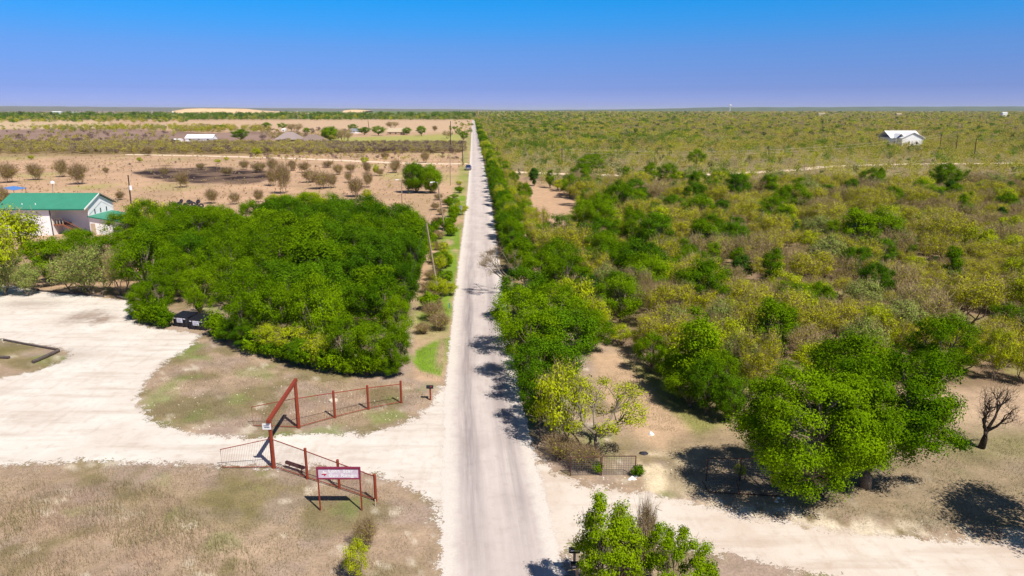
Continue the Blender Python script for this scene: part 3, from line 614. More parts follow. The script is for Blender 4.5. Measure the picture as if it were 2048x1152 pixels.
# mailboxes
def mailbox(label, bx, by, topy, wpx, two=False, rz=0, post='pole', lid='mblack'):
    g = G(bx, by); zt = hz(g[1], topy); dep = g[1] * ct + CAMH * st; w = wpx * dep / F; hb_ = w * .42; L = w; r = .11
    t = thing('mailbox', label, 'mailbox', tuple(g), 'mailboxes on posts', rz)
    t.rotation_euler[2] = 0
    MB().box(g[0] - .06, g[0] + .06, g[1] - .06, g[1] + .06, -.1, zt - hb_ - .02).build('post', M[post], t)
    MB().box(g[0] - w * .42, g[0] + w * .42, g[1] - .10, g[1] + .10, zt - hb_ - .02, zt - hb_ + .015).build('shelf', M['rustdark'], t)
    prof = [(-.13, 0), (.13, 0), (.13, hb_ * .55)] + [(.13 * math.cos(q), hb_ * .55 + hb_ * .45 * math.sin(q)) for q in np.linspace(.3, math.pi - .3, 8)] + [(-.13, hb_ * .55)]
    z0 = zt - hb_ + .015
    MB().prism([(g[1] + p[0], z0 + p[1]) for p in prof], 'x', g[0] - L / 2, g[0] + L / 2).build('box', M['mblack'], t)
    MB().prism([(g[1] + p[0] * 1.08, z0 + p[1] * 1.04) for p in prof], 'x', g[0] - L / 2 - .03, g[0] - L / 2 - .001).build('door', M[lid], t)
    f_ = MB(); f_.box(g[0] + L * .1, g[0] + L * .13, g[1] - .15, g[1] - .135, z0 + hb_ * .4, z0 + hb_ * .9); f_.box(g[0] + L * .1, g[0] + L * .26, g[1] - .153, g[1] - .138, z0 + hb_ * .72, z0 + hb_ * .95); f_.build('flag', M['redmark'], t)
    return t, g, z0, hb_, L
mailbox('grey-topped mailbox on a rusty post at the gravel corner, alone beside the road', 861, 800, 771, 13, post='rust')
t, g, z0, hb_, L = mailbox('black mailbox on a wooden post beside the dark bush, upper of two', 1148, 1148, 1096, 21)
MB().box(g[0] - L * .4, g[0] + L * .42, g[1] - .138, g[1] - .132, z0 + hb_ * .52, z0 + hb_ * .72).build('name_plate', M['decal'], t)
t, g, z0, hb_, L = mailbox('bigger black mailbox with a tiny pale plate, lower of two by the bush', 1153, 1195, 1124, 25)
MB().box(g[0] - L * .4, g[0] - L * .15, g[1] - .138, g[1] - .132, z0 + hb_ * .2, z0 + hb_ * .4).build('name_plate', M['decal'], t)

# dumpsters
def dumpster(label, c0, c1, topy, back):
    a, b_ = G(*c0), G(*c1); w = np.hypot(*(b_ - a)[:2]); ang = math.atan2(b_[1] - a[1], b_[0] - a[0]); h = hz(a[1], topy)
    t = thing('dumpster', label, 'dumpster', tuple(a), 'black dumpsters', ang)
    def W_(x, y, z):
        return (a[0] + x * math.cos(ang) - y * math.sin(ang), a[1] + x * math.sin(ang) + y * math.cos(ang), z)
    def pr(poly, x0, x1):
        m = MB(); n = len(poly); v = [W_(x0, *p) for p in poly] + [W_(x1, *p) for p in poly]
        return m.add(v, [tuple(range(n)), tuple(range(n, 2 * n))[::-1]] + [(i, i + n, (i + 1) % n + n, (i + 1) % n) for i in range(n)])
    D = back; pr([(0.06, .08), (D, .08), (D, h), (0, h * .86)], 0, w).build('body', M['black'], t)
    for x in (0, w * .33, w * .66, w - .06): 
        m = pr([(-.05, h * .80), (-.0, h * .80), (0, .12), (-.05, .12)], x, x + .06)
        m.build('rib', M['black'], t)
    pr([(-.06, h * .86), (D, h + .01), (D, h + .05), (-.06, h * .90)], -.03, w / 2 - .01).build('lid', M['black'], t)
    pr([(-.06, h * .86), (D, h + .01), (D, h + .05), (-.06, h * .90)], w / 2 + .01, w + .03).build('lid', M['black'], t)
    for x in (-.12, w): pr([(D * .3, h * .45), (D * .8, h * .45), (D * .8, h * .6), (D * .3, h * .6)], x, x + .12).build('fork_pocket', M['black'], t)
    for x in (.1, w - .25):
        for y in (.1, D - .25): pr([(y, 0), (y + .15, 0), (y + .15, .08), (y, .08)], x, x + .15).build('foot', M['black'], t)
    k = pr([(-.075, h * .42), (-.055, h * .42), (-.055, h * .80), (-.075, h * .80)], w * .25, w * .63).build('notice', M['decal'], t)
    m = MB()
    for z in (.72, .66, .59, .52, .47): 
        n = pr([(-.082, h * z), (-.077, h * z), (-.077, h * (z + .022)), (-.082, h * (z + .022))], w * .29, w * (.58 if z != .59 else .5)); m.add(n.v, n.f)
    m.build('notice_text', M['decaltext'], k)
    for x0, x1 in ((.04, .17), (.67, .84)): pr([(-.075, h * .72), (-.055, h * .72), (-.055, h * .79), (-.075, h * .79)], w * x0, w * x1).build('reflector', M['decal'], t)
dumpster('black dumpster with white notice, tucked against the bushes behind the nearer one', (349, 653), (378, 656), 630, 1.5)
dumpster('black dumpster with white notice standing forward on the gravel, the nearer of two', (380, 659), (412, 662), 636, 1.5)

# lot edging logs and rails
def log(label, pts, r, z=None, name='timber_log'):
    p = [G(*q) for q in pts]; z = r if z is None else z
    tag(MB().tube([(q[0], q[1], z + random.uniform(-.02, .02)) for q in p], r, 7).build(name, M['log']), label, 'log', 'timbers edging the gravel lot')
log('dark timber on the weedy island, running diagonally at its tip', [(66, 727), (90, 717), (118, 704)], .16)
log('thin timber along the far side of the weedy island', [(8, 681), (60, 691), (115, 701)], .10)
log('short timber at the cropped edge of the weedy island', [(-30, 715), (19, 717.5)], .14)
log('long dark rail along the back of the lot under the pale bushes', [(-10, 566), (40, 573), (78, 582)], .13)
log('long dark rail along the back of the lot below the grove edge', [(80, 583), (150, 588), (208, 594)], .12)
log('thicker dark rail by the grove end, where the back rail stops', [(236, 596), (268, 603)], .16)

# ------------------------------------------------------------------ building with green roof
y0, y1, xe, xw = 121.6, 130.6, -76.5, -91.9; ze, zr = 5.0, 7.05; yr = (y0 + y1) / 2; xb = -82.8
B = thing('green_roofed_building', 'white metal building with teal green roof, lean-to wing and outside stair', 'building', (xe, y0, 0))
wl = MB()
wl.box(xw, xb, y0, y0 + .2, 0, ze - .05)
wl.box(xw, xw + .2, y0 + .2, y1 - .2, 0, ze - .05); wl.box(xw, xe, y1 - .2, y1, 0, ze - .05)
wl.box(xb - .2, xb, y0 + .2, y0 + 3, 0, ze - .05); wl.box(xb, xe - .2, y0 + 3, y0 + 3.2, 0, ze - .05)
wl.box(xe - .2, xe, y0 + 1.2, y1 - .2, 0, ze - .05)
wl.prism([(y0 + .1, ze - .04), (y1 - .1, ze - .04), (yr, zr - .1)], 'x', xe - .2, xe + .0)
wl.prism([(y0 + .1, ze - .04), (y1 - .1, ze - .04), (yr, zr - .1)], 'x', xw, xw + .2)
wl.build('wall', M['steelwhite'], B)
rf = MB(); th_ = .10
for s_ in (-1, 1):
    ye = y0 - .5 if s_ < 0 else y1 + .5; zee = ze - .2
    rf.prism([(yr, zr), (ye, zee), (ye, zee + th_), (yr, zr + th_)], 'x', xw - .4, xe + .35)
rfo = rf.build('roof', M['greenroof'], B)
sm = MB()
for k in range(34):
    x = xw - .3 + k * .5
    for s_ in (-1, 1):
        ye = y0 - .5 if s_ < 0 else y1 + .5; sm.prism([(yr, zr + th_ + .001), (ye, ze - .2 + th_ + .001), (ye, ze - .2 + th_ + .04), (yr, zr + th_ + .04)], 'x', x, x + .035)
sm.build('roof_seam', M['greenroof'], rfo)
tr_ = MB(); tr_.prism([(yr, zr - .12), (y1 + .52, ze - .32), (y1 + .52, ze - .05), (yr, zr + .12)], 'x', xe + .355, xe + .42); tr_.build('barge_board', M['log'], B)
tw = MB(); tw.prism([(yr, zr - .12), (y0 - .52, ze - .32), (y0 - .52, ze - .05), (yr, zr + .12)], 'x', xe + .355, xe + .42); tw.build('barge_board', M['steelwhite'], B)
gw = MB(); gw.box(xw - .4, xe + .3, y0 - .6, y0 - .505, ze - .33, ze - .12); gw.build('gutter', M['greentrim'], B)
for x in (-88.0, -85.6): MB().tube([(x, y0 + .8, ze + .2), (x, y0 + .8, ze + .75)], [.09, .06], 8).build('roof_vent', M['steelwhite'], B)
for y in (124.5, 126.3, 128.2): MB().box(xe + .003, xe + .04, y, y + .28, 3.55, 4.35).build('window', M['dark'], B)
MB().box(xb - .02, xb + .16, y0 - .08, y0 - .003, 0, ze - .35).build('downpipe', M['log'], B)
dk = MB(); dk.box(xb + .02, -81.0, y0 + .5, y0 + 2.9, 1.75, 1.95); dk.build('deck', M['stair'], B)
rl = MB()
for k in range(4): rl.bar((xb + .1 + k * .55, y0 + .55, 1.95), (xb + .1 + k * .55, y0 + .55, 3.0), .045)
rl.bar((xb + .1, y0 + .55, 3.0), (-81.05, y0 + .55, 3.0), .06); rl.build('railing', M['beige'], B)
stp = MB()
for k in range(9): stp.box(-81.0 + k * .36, -81.0 + k * .36 + .34, y0 + .6, y0 + 2.2, 1.62 - k * .2, 1.72 - k * .2)
stp.bar((-81, y0 + .55, 1.8), (-77.7, y0 + .55, 0), .1); stp.bar((-81, y0 + .5, 2.8), (-77.7, y0 + .5, 1.0), .05); stp.build('stair', M['stair'], B)
# lean-to wing
lw = MB(); lx1 = -70.4; lw.box(xe + .01, lx1, y0 + 1, y0 + 1.15, 0, 2.3); lw.box(lx1 - .15, lx1, y0 + 1.15, y1 - 1, 0, 2.3); lw.box(xe + .01, lx1 - .15, y1 - 1.15, y1 - 1, 0, 2.3)
lw.prism([(xe + .01, 2.302), (lx1, 2.302), (xe + .01, 3.3)], 'y', y0 + 1.002, y0 + 1.148); lw.build('wing_wall', M['steelwhite'], B)
lr = MB().prism([(xe + .01, 3.32), (lx1 + .45, 2.24), (lx1 + .45, 2.34), (xe + .01, 3.42)], 'y', y0 + .6, y1 - .6).build('wing_roof', M['greenroof'], B)
MB().prism([(xe + .01, 3.24), (lx1 + .48, 2.14), (lx1 + .48, 2.32), (xe + .01, 3.40)], 'y', y0 + .53, y0 + .595).build('wing_fascia', M['greentrim'], B)
MB().box(xe + .15, xe + .95, y0 + .94, y0 + .997, .1, 2.05).build('door', M['beige'], B)
# blue canopy beyond
g = G(10, 392); t = thing('blue_canopy', 'small blue metal canopy on thin posts beyond the green roof', 'canopy', tuple(g)); w = 2.6; zt = hz(g[1], 376)
cp = MB().prism([(g[0] - w - 1.5, zt - .55), (g[0] - w * .3, zt), (g[0] + w, zt - .55), (g[0] + w, zt - .62), (g[0] - w * .3, zt - .08), (g[0] - w - 1.5, zt - .62)], 'y', g[1], g[1] + 5); cp.build('roof', M['blueroof'], t)
for x in (g[0] - w, g[0] + w - .2):
    for y in (g[1] + .2, g[1] + 4.7): MB().bar((x, y, 0), (x, y, zt - .5), .05).build('post', M['poledark'], t)
# yard light beyond the roof
g, tp = top_at(106, 412, 105, 366); t = thing('yard_light', 'white yard light on a thin pale mast rising beyond the green roof', 'lamp', tuple(g))
MB().tube([g, tp], .07, 8).build('mast', M['metal'], t); MB().tube([(tp[0], tp[1], tp[2] - .1), (tp[0], tp[1], tp[2] + .25), (tp[0], tp[1], tp[2] + .5)], [.5, .45, .1], 10).build('lamp_head', M['white'], t)

# tyre heap
def torus(mb, c, R_, r_, ax, n=16, m=7):
    q = Vector(ax).to_track_quat('Z', 'Y'); v = []; f = []
    for i in range(n):
        for j in range(m):
            a, b_ = 2 * math.pi * i / n, 2 * math.pi * j / m; v.append(Vector(c) + q @ Vector(((R_ + r_ * math.cos(b_)) * math.cos(a), (R_ + r_ * math.cos(b_)) * math.sin(a), r_ * math.sin(b_) * 1.25)))
    for i in range(n):
        for j in range(m): f.append((i * m + j, ((i + 1) % n) * m + j, ((i + 1) % n) * m + (j + 1) % m, i * m + (j + 1) % m))
    return mb.add(v, f)
TW = ['single black tyre lying apart at the grove end of the heap', 'black tyre leaning beside the lone one', 'tilted black tyre on the crest of the heap near its grove end', 'black tyre lying low in the front of the heap', 'black tyre propped upright in the middle of the heap', 'black tyre on top of the middle of the heap', 'black tyre half under the propped one', 'black tyre lying flat at the front centre of the heap', 'black tyre between the heap centre and its far end', 'black tyre leaning on the far end of the heap', 'tilted black tyre topping the far end of the heap', 'black tyre lying last at the yellow machine end', 'black tyre flat behind the heap centre', 'black tyre low beside the machine end']
TP = [(350, 412, .3, 0), (358, 411, .5, 0), (363, 409, .6, .5), (370, 413, .45, 0), (375, 417, .6, .1), (379, 413, .55, .9), (384, 418, .5, 0), (376, 421, .35, 0), (388, 414, .5, .4), (394, 415, .6, .0), (397, 411, .5, .7), (403, 414, .45, 0), (382, 409, .4, .1), (391, 420, .4, 0)]
for (px, py, tl, z), lab in zip(TP, TW):
    g = G(px, py); ax = Vector((random.uniform(-1, 1) * tl * 1.6, -tl * 1.4, .6)).normalized()
    tag(torus(MB(), (0, 0, .36 + z * .8), .40, .19, ax).build('tyre', M['rubber'], smooth=True), lab, 'tyre', 'tyres in the dumped heap').location = g
# yellow implement
g = G(412, 437); t = thing('yellow_implement', 'yellow farm implement frame parked behind the grove near the tyres', 'machine', tuple(g)); x, y = g[:2]
fr = MB(); fr.bar((x - 2.2, y + 1, 1.0), (x + 2.2, y - 1.6, .6), .09); fr.bar((x - 2.0, y + 1.8, 1.0), (x + 2.4, y - .8, .6), .09); fr.bar((x - 2.2, y + 1, 1.0), (x - 2, y + 1.8, 1.0), .08); fr.bar((x + 2.2, y - 1.6, .6), (x + 2.4, y - .8, .6), .08); fr.bar((x, y - .3, .8), (x + .2, y + .5, .8), .08); fr.build('frame', M['yellow'], t)
hd = MB(); hd.prism([(x - 2.6, .5), (x - 1.4, .5), (x - 1.4, 1.3), (x - 2, 1.6), (x - 2.6, 1.2)], 'y', y + .6, y + 2.0); hd.build('engine_cover', M['yellow'], t, bevel=.05)
for dx, dy in ((-1.6, .8), (-1.4, 2.1), (1.6, -1.5), (1.9, -.3)): torus(MB(), (x + dx, y + dy, .4), .3, .12, (.6, 1, 0)).build('wheel', M['rubber'], t, smooth=True)

# ------------------------------------------------------------------ utility poles
def pole(label, bx, by, tx, ty, r=.14, arm=0.0, lamp=False, trans=False, mat='pole', angle=0.0, group='utility poles'):
    g, tp = top_at(bx, by, tx, ty); t = thing('utility_pole', label, 'utility pole', tuple(g), group)
    MB().tube([(g[0], g[1], -.2), tp], [r, r * .7], 9).build('shaft', M[mat], t)
    if arm:
        ca, sa = math.cos(angle), math.sin(angle); z = tp[2] - .5
        MB().bar((tp[0] - arm * ca, tp[1] - arm * sa, z), (tp[0] + arm * ca, tp[1] + arm * sa, z), .06).build('crossarm', M[mat], t)
        for k in (-.9, -.35, .9): 
            MB().tube([(tp[0] + arm * k * ca, tp[1] + arm * k * sa, z + .06), (tp[0] + arm * k * ca, tp[1] + arm * k * sa, z + .24)], [.05, .035], 6).build('insulator', M['metal'], t)
    if lamp:
        l = MB().tube([tp, (tp[0] - .5, tp[1] - .3, tp[2] + .15), (tp[0] - .95, tp[1] - .5, tp[2] + .1)], .03, 5).build('lamp_arm', M['metal'], t)
        MB().tube([(tp[0] - .85, tp[1] - .45, tp[2] + .12), (tp[0] - 1.3, tp[1] - .6, tp[2] + .02)], [.09, .15], 8).build('lamp_head', M['white'], t)
    if trans:
        z = tp[2] * .66; MB().tube([(tp[0] + .3, tp[1] - .25, z - .45), (tp[0] + .3, tp[1] - .25, z + .5)], .28, 12).build('transformer', M['steelwhite'], t)
    return np.array(tp)
p1 = pole('leaning bare wooden pole nearest the crossroads, standing between grove and verge', 875, 577, 853, 447, .15, lamp=False)
p2 = pole('leaning wooden pole with a small lamp arm, second along the grove edge', 890, 461, 875, 365, .15, lamp=True)
p3 = pole('pole with a pale lamp topping out above the back of the grove', 804, 412, 803, 360, .13, lamp=True)
p4 = pole('dark pole with a crossarm beside the road just before the parked pickup', 926, 331, 924, 281, .2, arm=1.6, mat='poledark')
p5 = pole('dark pole carrying a white transformer behind the green-roofed building', 264, 425, 256, 350, .17, trans=True, mat='poledark')
p6 = pole('thin brown pole in the field short of the pickup', 901, 371, 900, 309, .12)
pole('thin bare pole standing in the brown brush band beyond the burned patch', 201, 305, 197, 262, .22, mat='pole')
pole('pole standing among the farmstead trees against the tan field', 738, 256, 736, 241, .4, mat='poledark')
pole('thin pole by the verge behind the roadside shrubs in front of the farm lane', 901, 300, 901, 242, .25, mat='poledark')
pr_ = [pole('dark pole at the start of the brush track east of the road', 995, 319, 994, 290, .18, mat='poledark'),
       pole('dark pole in the brush where the crossing wires begin', 1124, 327, 1124, 296, .2, arm=1.0, mat='poledark'),
       pole('dark pole at the middle of the wires crossing the brush', 1538, 325, 1538, 298, .2, arm=1.0, mat='poledark'),
       pole('dark pole nearest the white house of three standing in a row', 1879, 304, 1883, 268, .22, arm=1.8, mat='poledark'),
       pole('dark pole in the middle of the three beside the white house', 1911, 309, 1915, 271, .22, arm=1.8, mat='poledark'),
       pole('dark pole farthest from the white house of three in a row', 1948, 318, 1953, 277, .24, arm=1.8, mat='poledark')]
def wires(name, label, a, b_, offs, sag, mat='cable', r=.012):
    mb = MB()
    for o in offs:
        pts = [(a[0] + (b_[0] - a[0]) * q, a[1] + (b_[1] - a[1]) * q, a[2] + o + (b_[2] - a[2]) * q - sag * 4 * q * (1 - q)) for q in np.linspace(0, 1, 14)]
        mb.tube(pts, r, 4)
    tag(mb.build(name, M[mat]), label, 'wires', 'overhead wires')
wires('overhead_wire', 'pair of pale wires spanning the brush from the track pole to the middle pole', pr_[1], pr_[2], (-.35, -1.6), 1.0, 'cablepale', .035)
wires('overhead_wire', 'pair of pale wires spanning the brush on towards the white house poles', pr_[2], pr_[3], (-.35, -1.6), 1.0, 'cablepale', .035)
wires('overhead_wire', 'wire joining the two leaning poles along the grove edge', p1, p2, (-.2,), .6, 'cable', .014)
wires('overhead_wire', 'wire running up the roadside from the lamp pole to the crossarm pole', p2, p4, (-.2,), 1.2, 'cable', .014)
near_ = np.array([-9.5, 44., .2])
wires('guy_wire', 'pair of thin wires coming down over the grove corner towards the mailbox', p1, G(768, 742, .1), (0, .6), .3, 'cable', .012)
# road signs
g, tp = top_at(922, 433, 922, 411); t = thing('road_sign', 'grey back of a road sign on a thin post in the verge', 'road sign', tuple(g), 'signs on the verge')
MB().bar(g, tp, .03).build('post', M['metal'], t); MB().box(g[0] - .32, g[0] + .32, g[1] + .04, g[1] + .06, tp[2] - .9, tp[2]).build('panel', M['metal'], t)
g, tp = top_at(899, 624, 898, 606); t = thing('marker_sign', 'narrow blue marker post in the verge grass near the curve of shrubs', 'marker', tuple(g), 'signs on the verge')
MB().bar(g, (g[0], g[1], tp[2] * .4), .02).build('post', M['beige'], t); MB().box(g[0] - .05, g[0] + .05, g[1] - .02, g[1] + .02, tp[2] * .4, tp[2]).build('panel', M['teal'], t)

# ------------------------------------------------------------------ pickup
g = G(936, 341); x, y = g[0], g[1]
t = thing('pickup_truck', 'dark navy pickup parked half on the verge facing the crossroads', 'pickup truck', (x, y, 0)); w = .98
def pb(pro, w0, w1, name, mat, **k):
    return MB().prism([(y + p, z) for p, z in pro], 'x', x - w0, x + w1).build(name, M[mat], t, **k)
pb([(0, .45), (0, 1.05), (.15, 1.15), (1.5, 1.2), (5.6, 1.2), (5.6, .5)], w, w, 'body', 'navy', bevel=.05)
cab = pb([(1.35, 1.2), (2.1, 1.82), (3.6, 1.84), (3.8, 1.2)], w * .86, w * .86, 'cab', 'navy', bevel=.04)
MB().prism([(y + 1.40, 1.27), (y + 2.02, 1.78), (y + 1.98, 1.82), (y + 1.34, 1.27)], 'x', x - .74, x + .74).build('windscreen', M['dark'], t)
for s_ in (-1, 1):
    MB().prism([(y + 1.75, 1.27), (y + 2.2, 1.72), (y + 3.5, 1.72), (y + 3.6, 1.27)], 'x', x + s_ * .845, x + s_ * .86).build('side_window', M['dark'], t)
    for yy in (1.0, 4.5):
        torus(MB(), (x + s_ * .88, y + yy, .38), .27, .12, (1, 0, 0)).build('wheel', M['rubber'], t, smooth=True)
    MB().box(x + s_ * .78 - .15, x + s_ * .78 + .15, y - .03, y - .001, .85, 1.02).build('headlight', M['chrome'], t)
    MB().box(x + s_ * 1.0 - (.0 if s_ > 0 else .22), x + s_ * 1.0 + (.22 if s_ > 0 else 0), y + 1.75, y + 1.85, 1.25, 1.42).build('mirror', M['black'], t)
MB().box(x - .55, x + .55, y - .03, y - .001, .72, 1.02).build('grille', M['chrome'], t); MB().box(x - .95, x + .95, y - .14, y - .035, .42, .66).build('bumper', M['chrome'], t)

# ------------------------------------------------------------------ farmsteads
def gable_house(name, label, px0, px1, by, eave, ridge_py, depth, wall, roof, hip=0.0, over=.4, wins=3, group=None, porch=False, chim=False, axis='x'):
    a, b_ = G(px0, by), G(px1, by); y = a[1]; x0, x1 = a[0], b_[0]; ze = hz(y, eave); zr = hz(y + depth / 2, ridge_py)
    t = thing(name, label, 'house', (x0, y, 0), group); yr = y + depth / 2
    MB().box(x0, x1, y, y + depth, 0, ze).build('wall', M[wall], t) if hip else None
    if not hip:
        w_ = MB().box(x0, x1, y, y + depth, 0, ze)
        for xx in (x0, x1 - .15): w_.prism([(y + .01, ze + .003), (y + depth - .01, ze + .003), (yr, zr - .1)], 'x', xx + .003, xx + .147)
        w_.build('wall', M[wall], t)
    hp = hip * (x1 - x0); o = over; za = ze - .1
    v = [(x0 - o, y - o, za), (x1 + o, y - o, za), (x1 + o, y + depth + o, za), (x0 - o, y + depth + o, za), (x0 - o + hp, yr, zr), (x1 + o - hp, yr, zr)]
    v2 = [(q[0], q[1], q[2] + .12) for q in v]
    r = MB().add(v2, [(0, 1, 5, 4), (2, 3, 4, 5), (1, 2, 5), (3, 0, 4)] if hip else [(0, 1, 5, 4), (2, 3, 4, 5)])
    r.add(v, [(0, 1, 5, 4), (2, 3, 4, 5)]); r.add([v[0], v[1], v2[1], v2[0]], [(0, 1, 2, 3)]); r.add([v[3], v[2], v2[2], v2[3]], [(0, 1, 2, 3)])
    if not hip: r.add([v[1], v[5], v[2], v2[1], v2[5], v2[2]], [(0, 1, 4, 3), (1, 2, 5, 4)]); r.add([v[0], v[4], v[3], v2[0], v2[4], v2[3]], [(0, 1, 4, 3), (1, 2, 5, 4)])
    ro = r.build('roof', M[roof], t)
    if chim: MB().box((x0 + x1) / 2 - 3.2, (x0 + x1) / 2 - 2.2, yr - .5, yr + .6, zr - 1, zr + 1.0).build('chimney', M['brick'], ro)
    for k in range(wins):
        xc = x0 + (x1 - x0) * (k + .5) / wins; MB().box(xc - .6, xc + .6, y - .05, y - .003, ze * .35, ze * .78).build('window', M['dark'], t)
    return t, x0, x1, y, ze, zr
gable_house('white_shed_house', 'long white metal farmhouse with pale roof amid the brown scrub', 371, 425, 283, 276.5, 269, 9, 'steelwhite', 'steelwhite', wins=3)
gable_house('white_trailer', 'small white trailer beside the long white farmhouse', 346, 362, 284.5, 279, 277.5, 4, 'steelwhite', 'white', wins=1, over=.1)
gable_house('brown_hip_house', 'brown hip-roofed house in front of the bright green tree', 597, 642, 288, 283, 269, 18, 'brick', 'shingle', hip=.42, over=1.0, chim=True)
gable_house('grey_hip_house', 'greyish hip-roofed house half hidden by bare trees', 552, 590, 286, 279, 264, 20, 'brick', 'shinglegrey', hip=.38, over=1.0)
gable_house('white_barn', 'white barn with curved pale roof among farm trees', 700, 716, 266.5, 262, 257, 14, 'steelwhite', 'metal', wins=1)
gable_house('tan_farmhouse', 'tan farmhouse with a low pale gable at the edge of the tan field', 775, 808, 270, 264, 256, 16, 'brick', 'beige', wins=3)
gable_house('white_outbuilding', 'tiny white outbuilding beyond the grey-roofed house', 563, 570, 263, 259, 257, 8, 'white', 'white', wins=1, over=.2)
def car(label, px, py, w=4.6, rz=0., mat='steelwhite'):
    g = G(px, py); t = thing('parked_car', label, 'car', tuple(g), 'cars at the farmsteads', rz); 
    t.rotation_euler[2] = 0
    x, y = g[:2]; MB().prism([(x - w / 2, .35), (x - w / 2, .85), (x - w * .3, 1.0), (x + w * .36, 1.0), (x + w / 2, .8), (x + w / 2, .35)], 'y', y, y + 1.8).build('body', M[mat], t, bevel=.05)
    MB().prism([(x - w * .3, 1.0), (x - w * .18, 1.5), (x + w * .15, 1.5), (x + w * .3, 1.0)], 'y', y + .1, y + 1.7).build('cabin', M['dark'], t, bevel=.04)
    for dx in (-.3, .3):
        for dy in (0, 1.8): torus(MB(), (x + w * dx, y + dy, .33), .23, .1, (0, 1, 0)).build('wheel', M['rubber'], t, smooth=True)
car('white car outside the grey-roofed house, farthest from the brown roof', 544, 286.5); car('white car parked against the grey-roofed house beside a taller vehicle', 580, 286.5, 5.2); car('white vehicle between two white cars before the grey roof', 560, 282.5, 6); car('pale car at the white barn', 702, 266.8)
car('silver car beside the long white farmhouse', 437, 283.8, 5, mat='beige')
# quarry towers and water tower
for nm, lb, px, py, ty, wpx, mt in (('silo', 'white silo at the near foot of the tan quarry hill', 383, 233, 223.5, 3.6, 'steelwhite'), ('silo', 'tan silo at the far end of the quarry hill', 618.5, 232, 223.5, 3.4, 'beige')):
    g = np.array([(px - 1024) / F * 1950, 1900, 0]); dep = g[1] * ct + CAMH * st; w = wpx * dep / F / 2; zt = hz(g[1], ty); t = thing(nm, lb, 'silo', tuple(g), 'silos at the quarry')
    MB().tube([(g[0], g[1], 0), (g[0], g[1], zt)], w, 14).build('drum', M[mt], t, smooth=False); MB().tube([(g[0], g[1], zt), (g[0], g[1], zt + w * .7)], [w, .3], 14).build('cap', M[mt], t)
Yw = 6000.; g = np.array([(1460 - 1024) / F * Yw * ct, Yw, 0]); t = thing('water_tower', 'white water tower on the horizon above the far brush', 'water tower', tuple(g)); zt = hz(Yw, 209.0); rw = 2.0 * Yw / F
MB().tube([(g[0], g[1], zt - rw * 1.6), (g[0], g[1], zt - rw * 1.35), (g[0], g[1], zt - rw * .7), (g[0], g[1], zt - rw * .2), (g[0], g[1], zt)], [rw * .45, rw * .9, rw * 1.15, rw * .85, rw * .1], 16).build('tank', M['white'], t, smooth=True)
MB().tube([(g[0], g[1], 0), (g[0], g[1], zt - rw * 1.5)], [rw * .3, rw * .2], 10).build('stem', M['white'], t)
# white house in the brush: ridge along x, gable wing towards us
g = G(1805, 291); y = g[1]; dep = y * ct + CAMH * st
def xw_(px, z=0, yy=None): yy = yy or y; return (px - 1024) / F * (yy * ct + (CAMH - z) * st)
t = thing('white_gabled_house', 'big white house with white metal roof standing alone in the brush', 'house', (xw_(1795), y, 0))
ze, zr = hz(y, 275.5), hz(y + 8, 262); x0, x1 = xw_(1782), xw_(1840)
w_ = MB().box(x0, x1, y, y + 16, 0, ze); w_.prism([(y + .02, ze + .003), (y + 15.98, ze + .003), (y + 8, zr - .1)], 'x', x1 - .2, x1 - .01); w_.build('wall', M['steelwhite'], t)
x2, x3 = xw_(1803, 0, y - 5), xw_(1845, 0, y - 5); xm = (x2 + x3) / 2; zg = hz(y - 5, 265)
w_ = MB().box(x2, x3, y - 5, y - .01, 0, ze - .02); w_.prism([(x2, ze - .015), (x3, ze - .015), (xm, zg - .15)], 'y', y - 4.99, y - 4.8); w_.build('gable_wing', M['steelwhite'], t)
r = MB(); r.prism([(y - .8, ze - .3), (y + 8, zr), (y + 16.8, ze - .3), (y + 16.8, ze - .1), (y + 8, zr + .2), (y - .8, ze - .1)], 'x', x0 - 1.2, x1 + .5); r.build('roof', M['steelwhite'], t)
r = MB(); r.prism([(x2 - .9, ze - .25), (xm, zg), (x3 + .9, ze - .25), (x3 + .9, ze - .05), (xm, zg + .2), (x2 - .9, ze - .05)], 'y', y - 5.7, y + 7.9); r.build('wing_roof', M['steelwhite'], t)
xc = xw_(1793); r = MB(); r.prism([(xc - 3.0, ze - .2), (xc, ze + 2.6), (xc + 3.0, ze - .2), (xc + 3.0, ze), (xc, ze + 2.8), (xc - 3.0, ze)], 'y', y - 3.6, y + 4); r.build('porch_roof', M['steelwhite'], t)
MB().prism([(xc - 2.8, ze - .3), (xc + 2.8, ze - .3), (xc, ze + 2.2)], 'y', y - 1.0, y - .82).build('porch_gable', M['blueroof'], t)
for k in (-2.6, 2.6): MB().bar((xc + k, y - 3.3, 0), (xc + k, y - 3.3, ze - .3), .14).build('porch_post', M['white'], t)
for k in (-1.4, 1.4): MB().box(xc + k - .6, xc + k + .6, y - .08, y - .01, 1, 2.6).build('window', M['dark'], t)
for k in (-2.2, 2.6): MB().box(xm + k - .5, xm + k + .5, y - 5.06, y - 5.003, 1, 2.6).build('window', M['dark'], t)
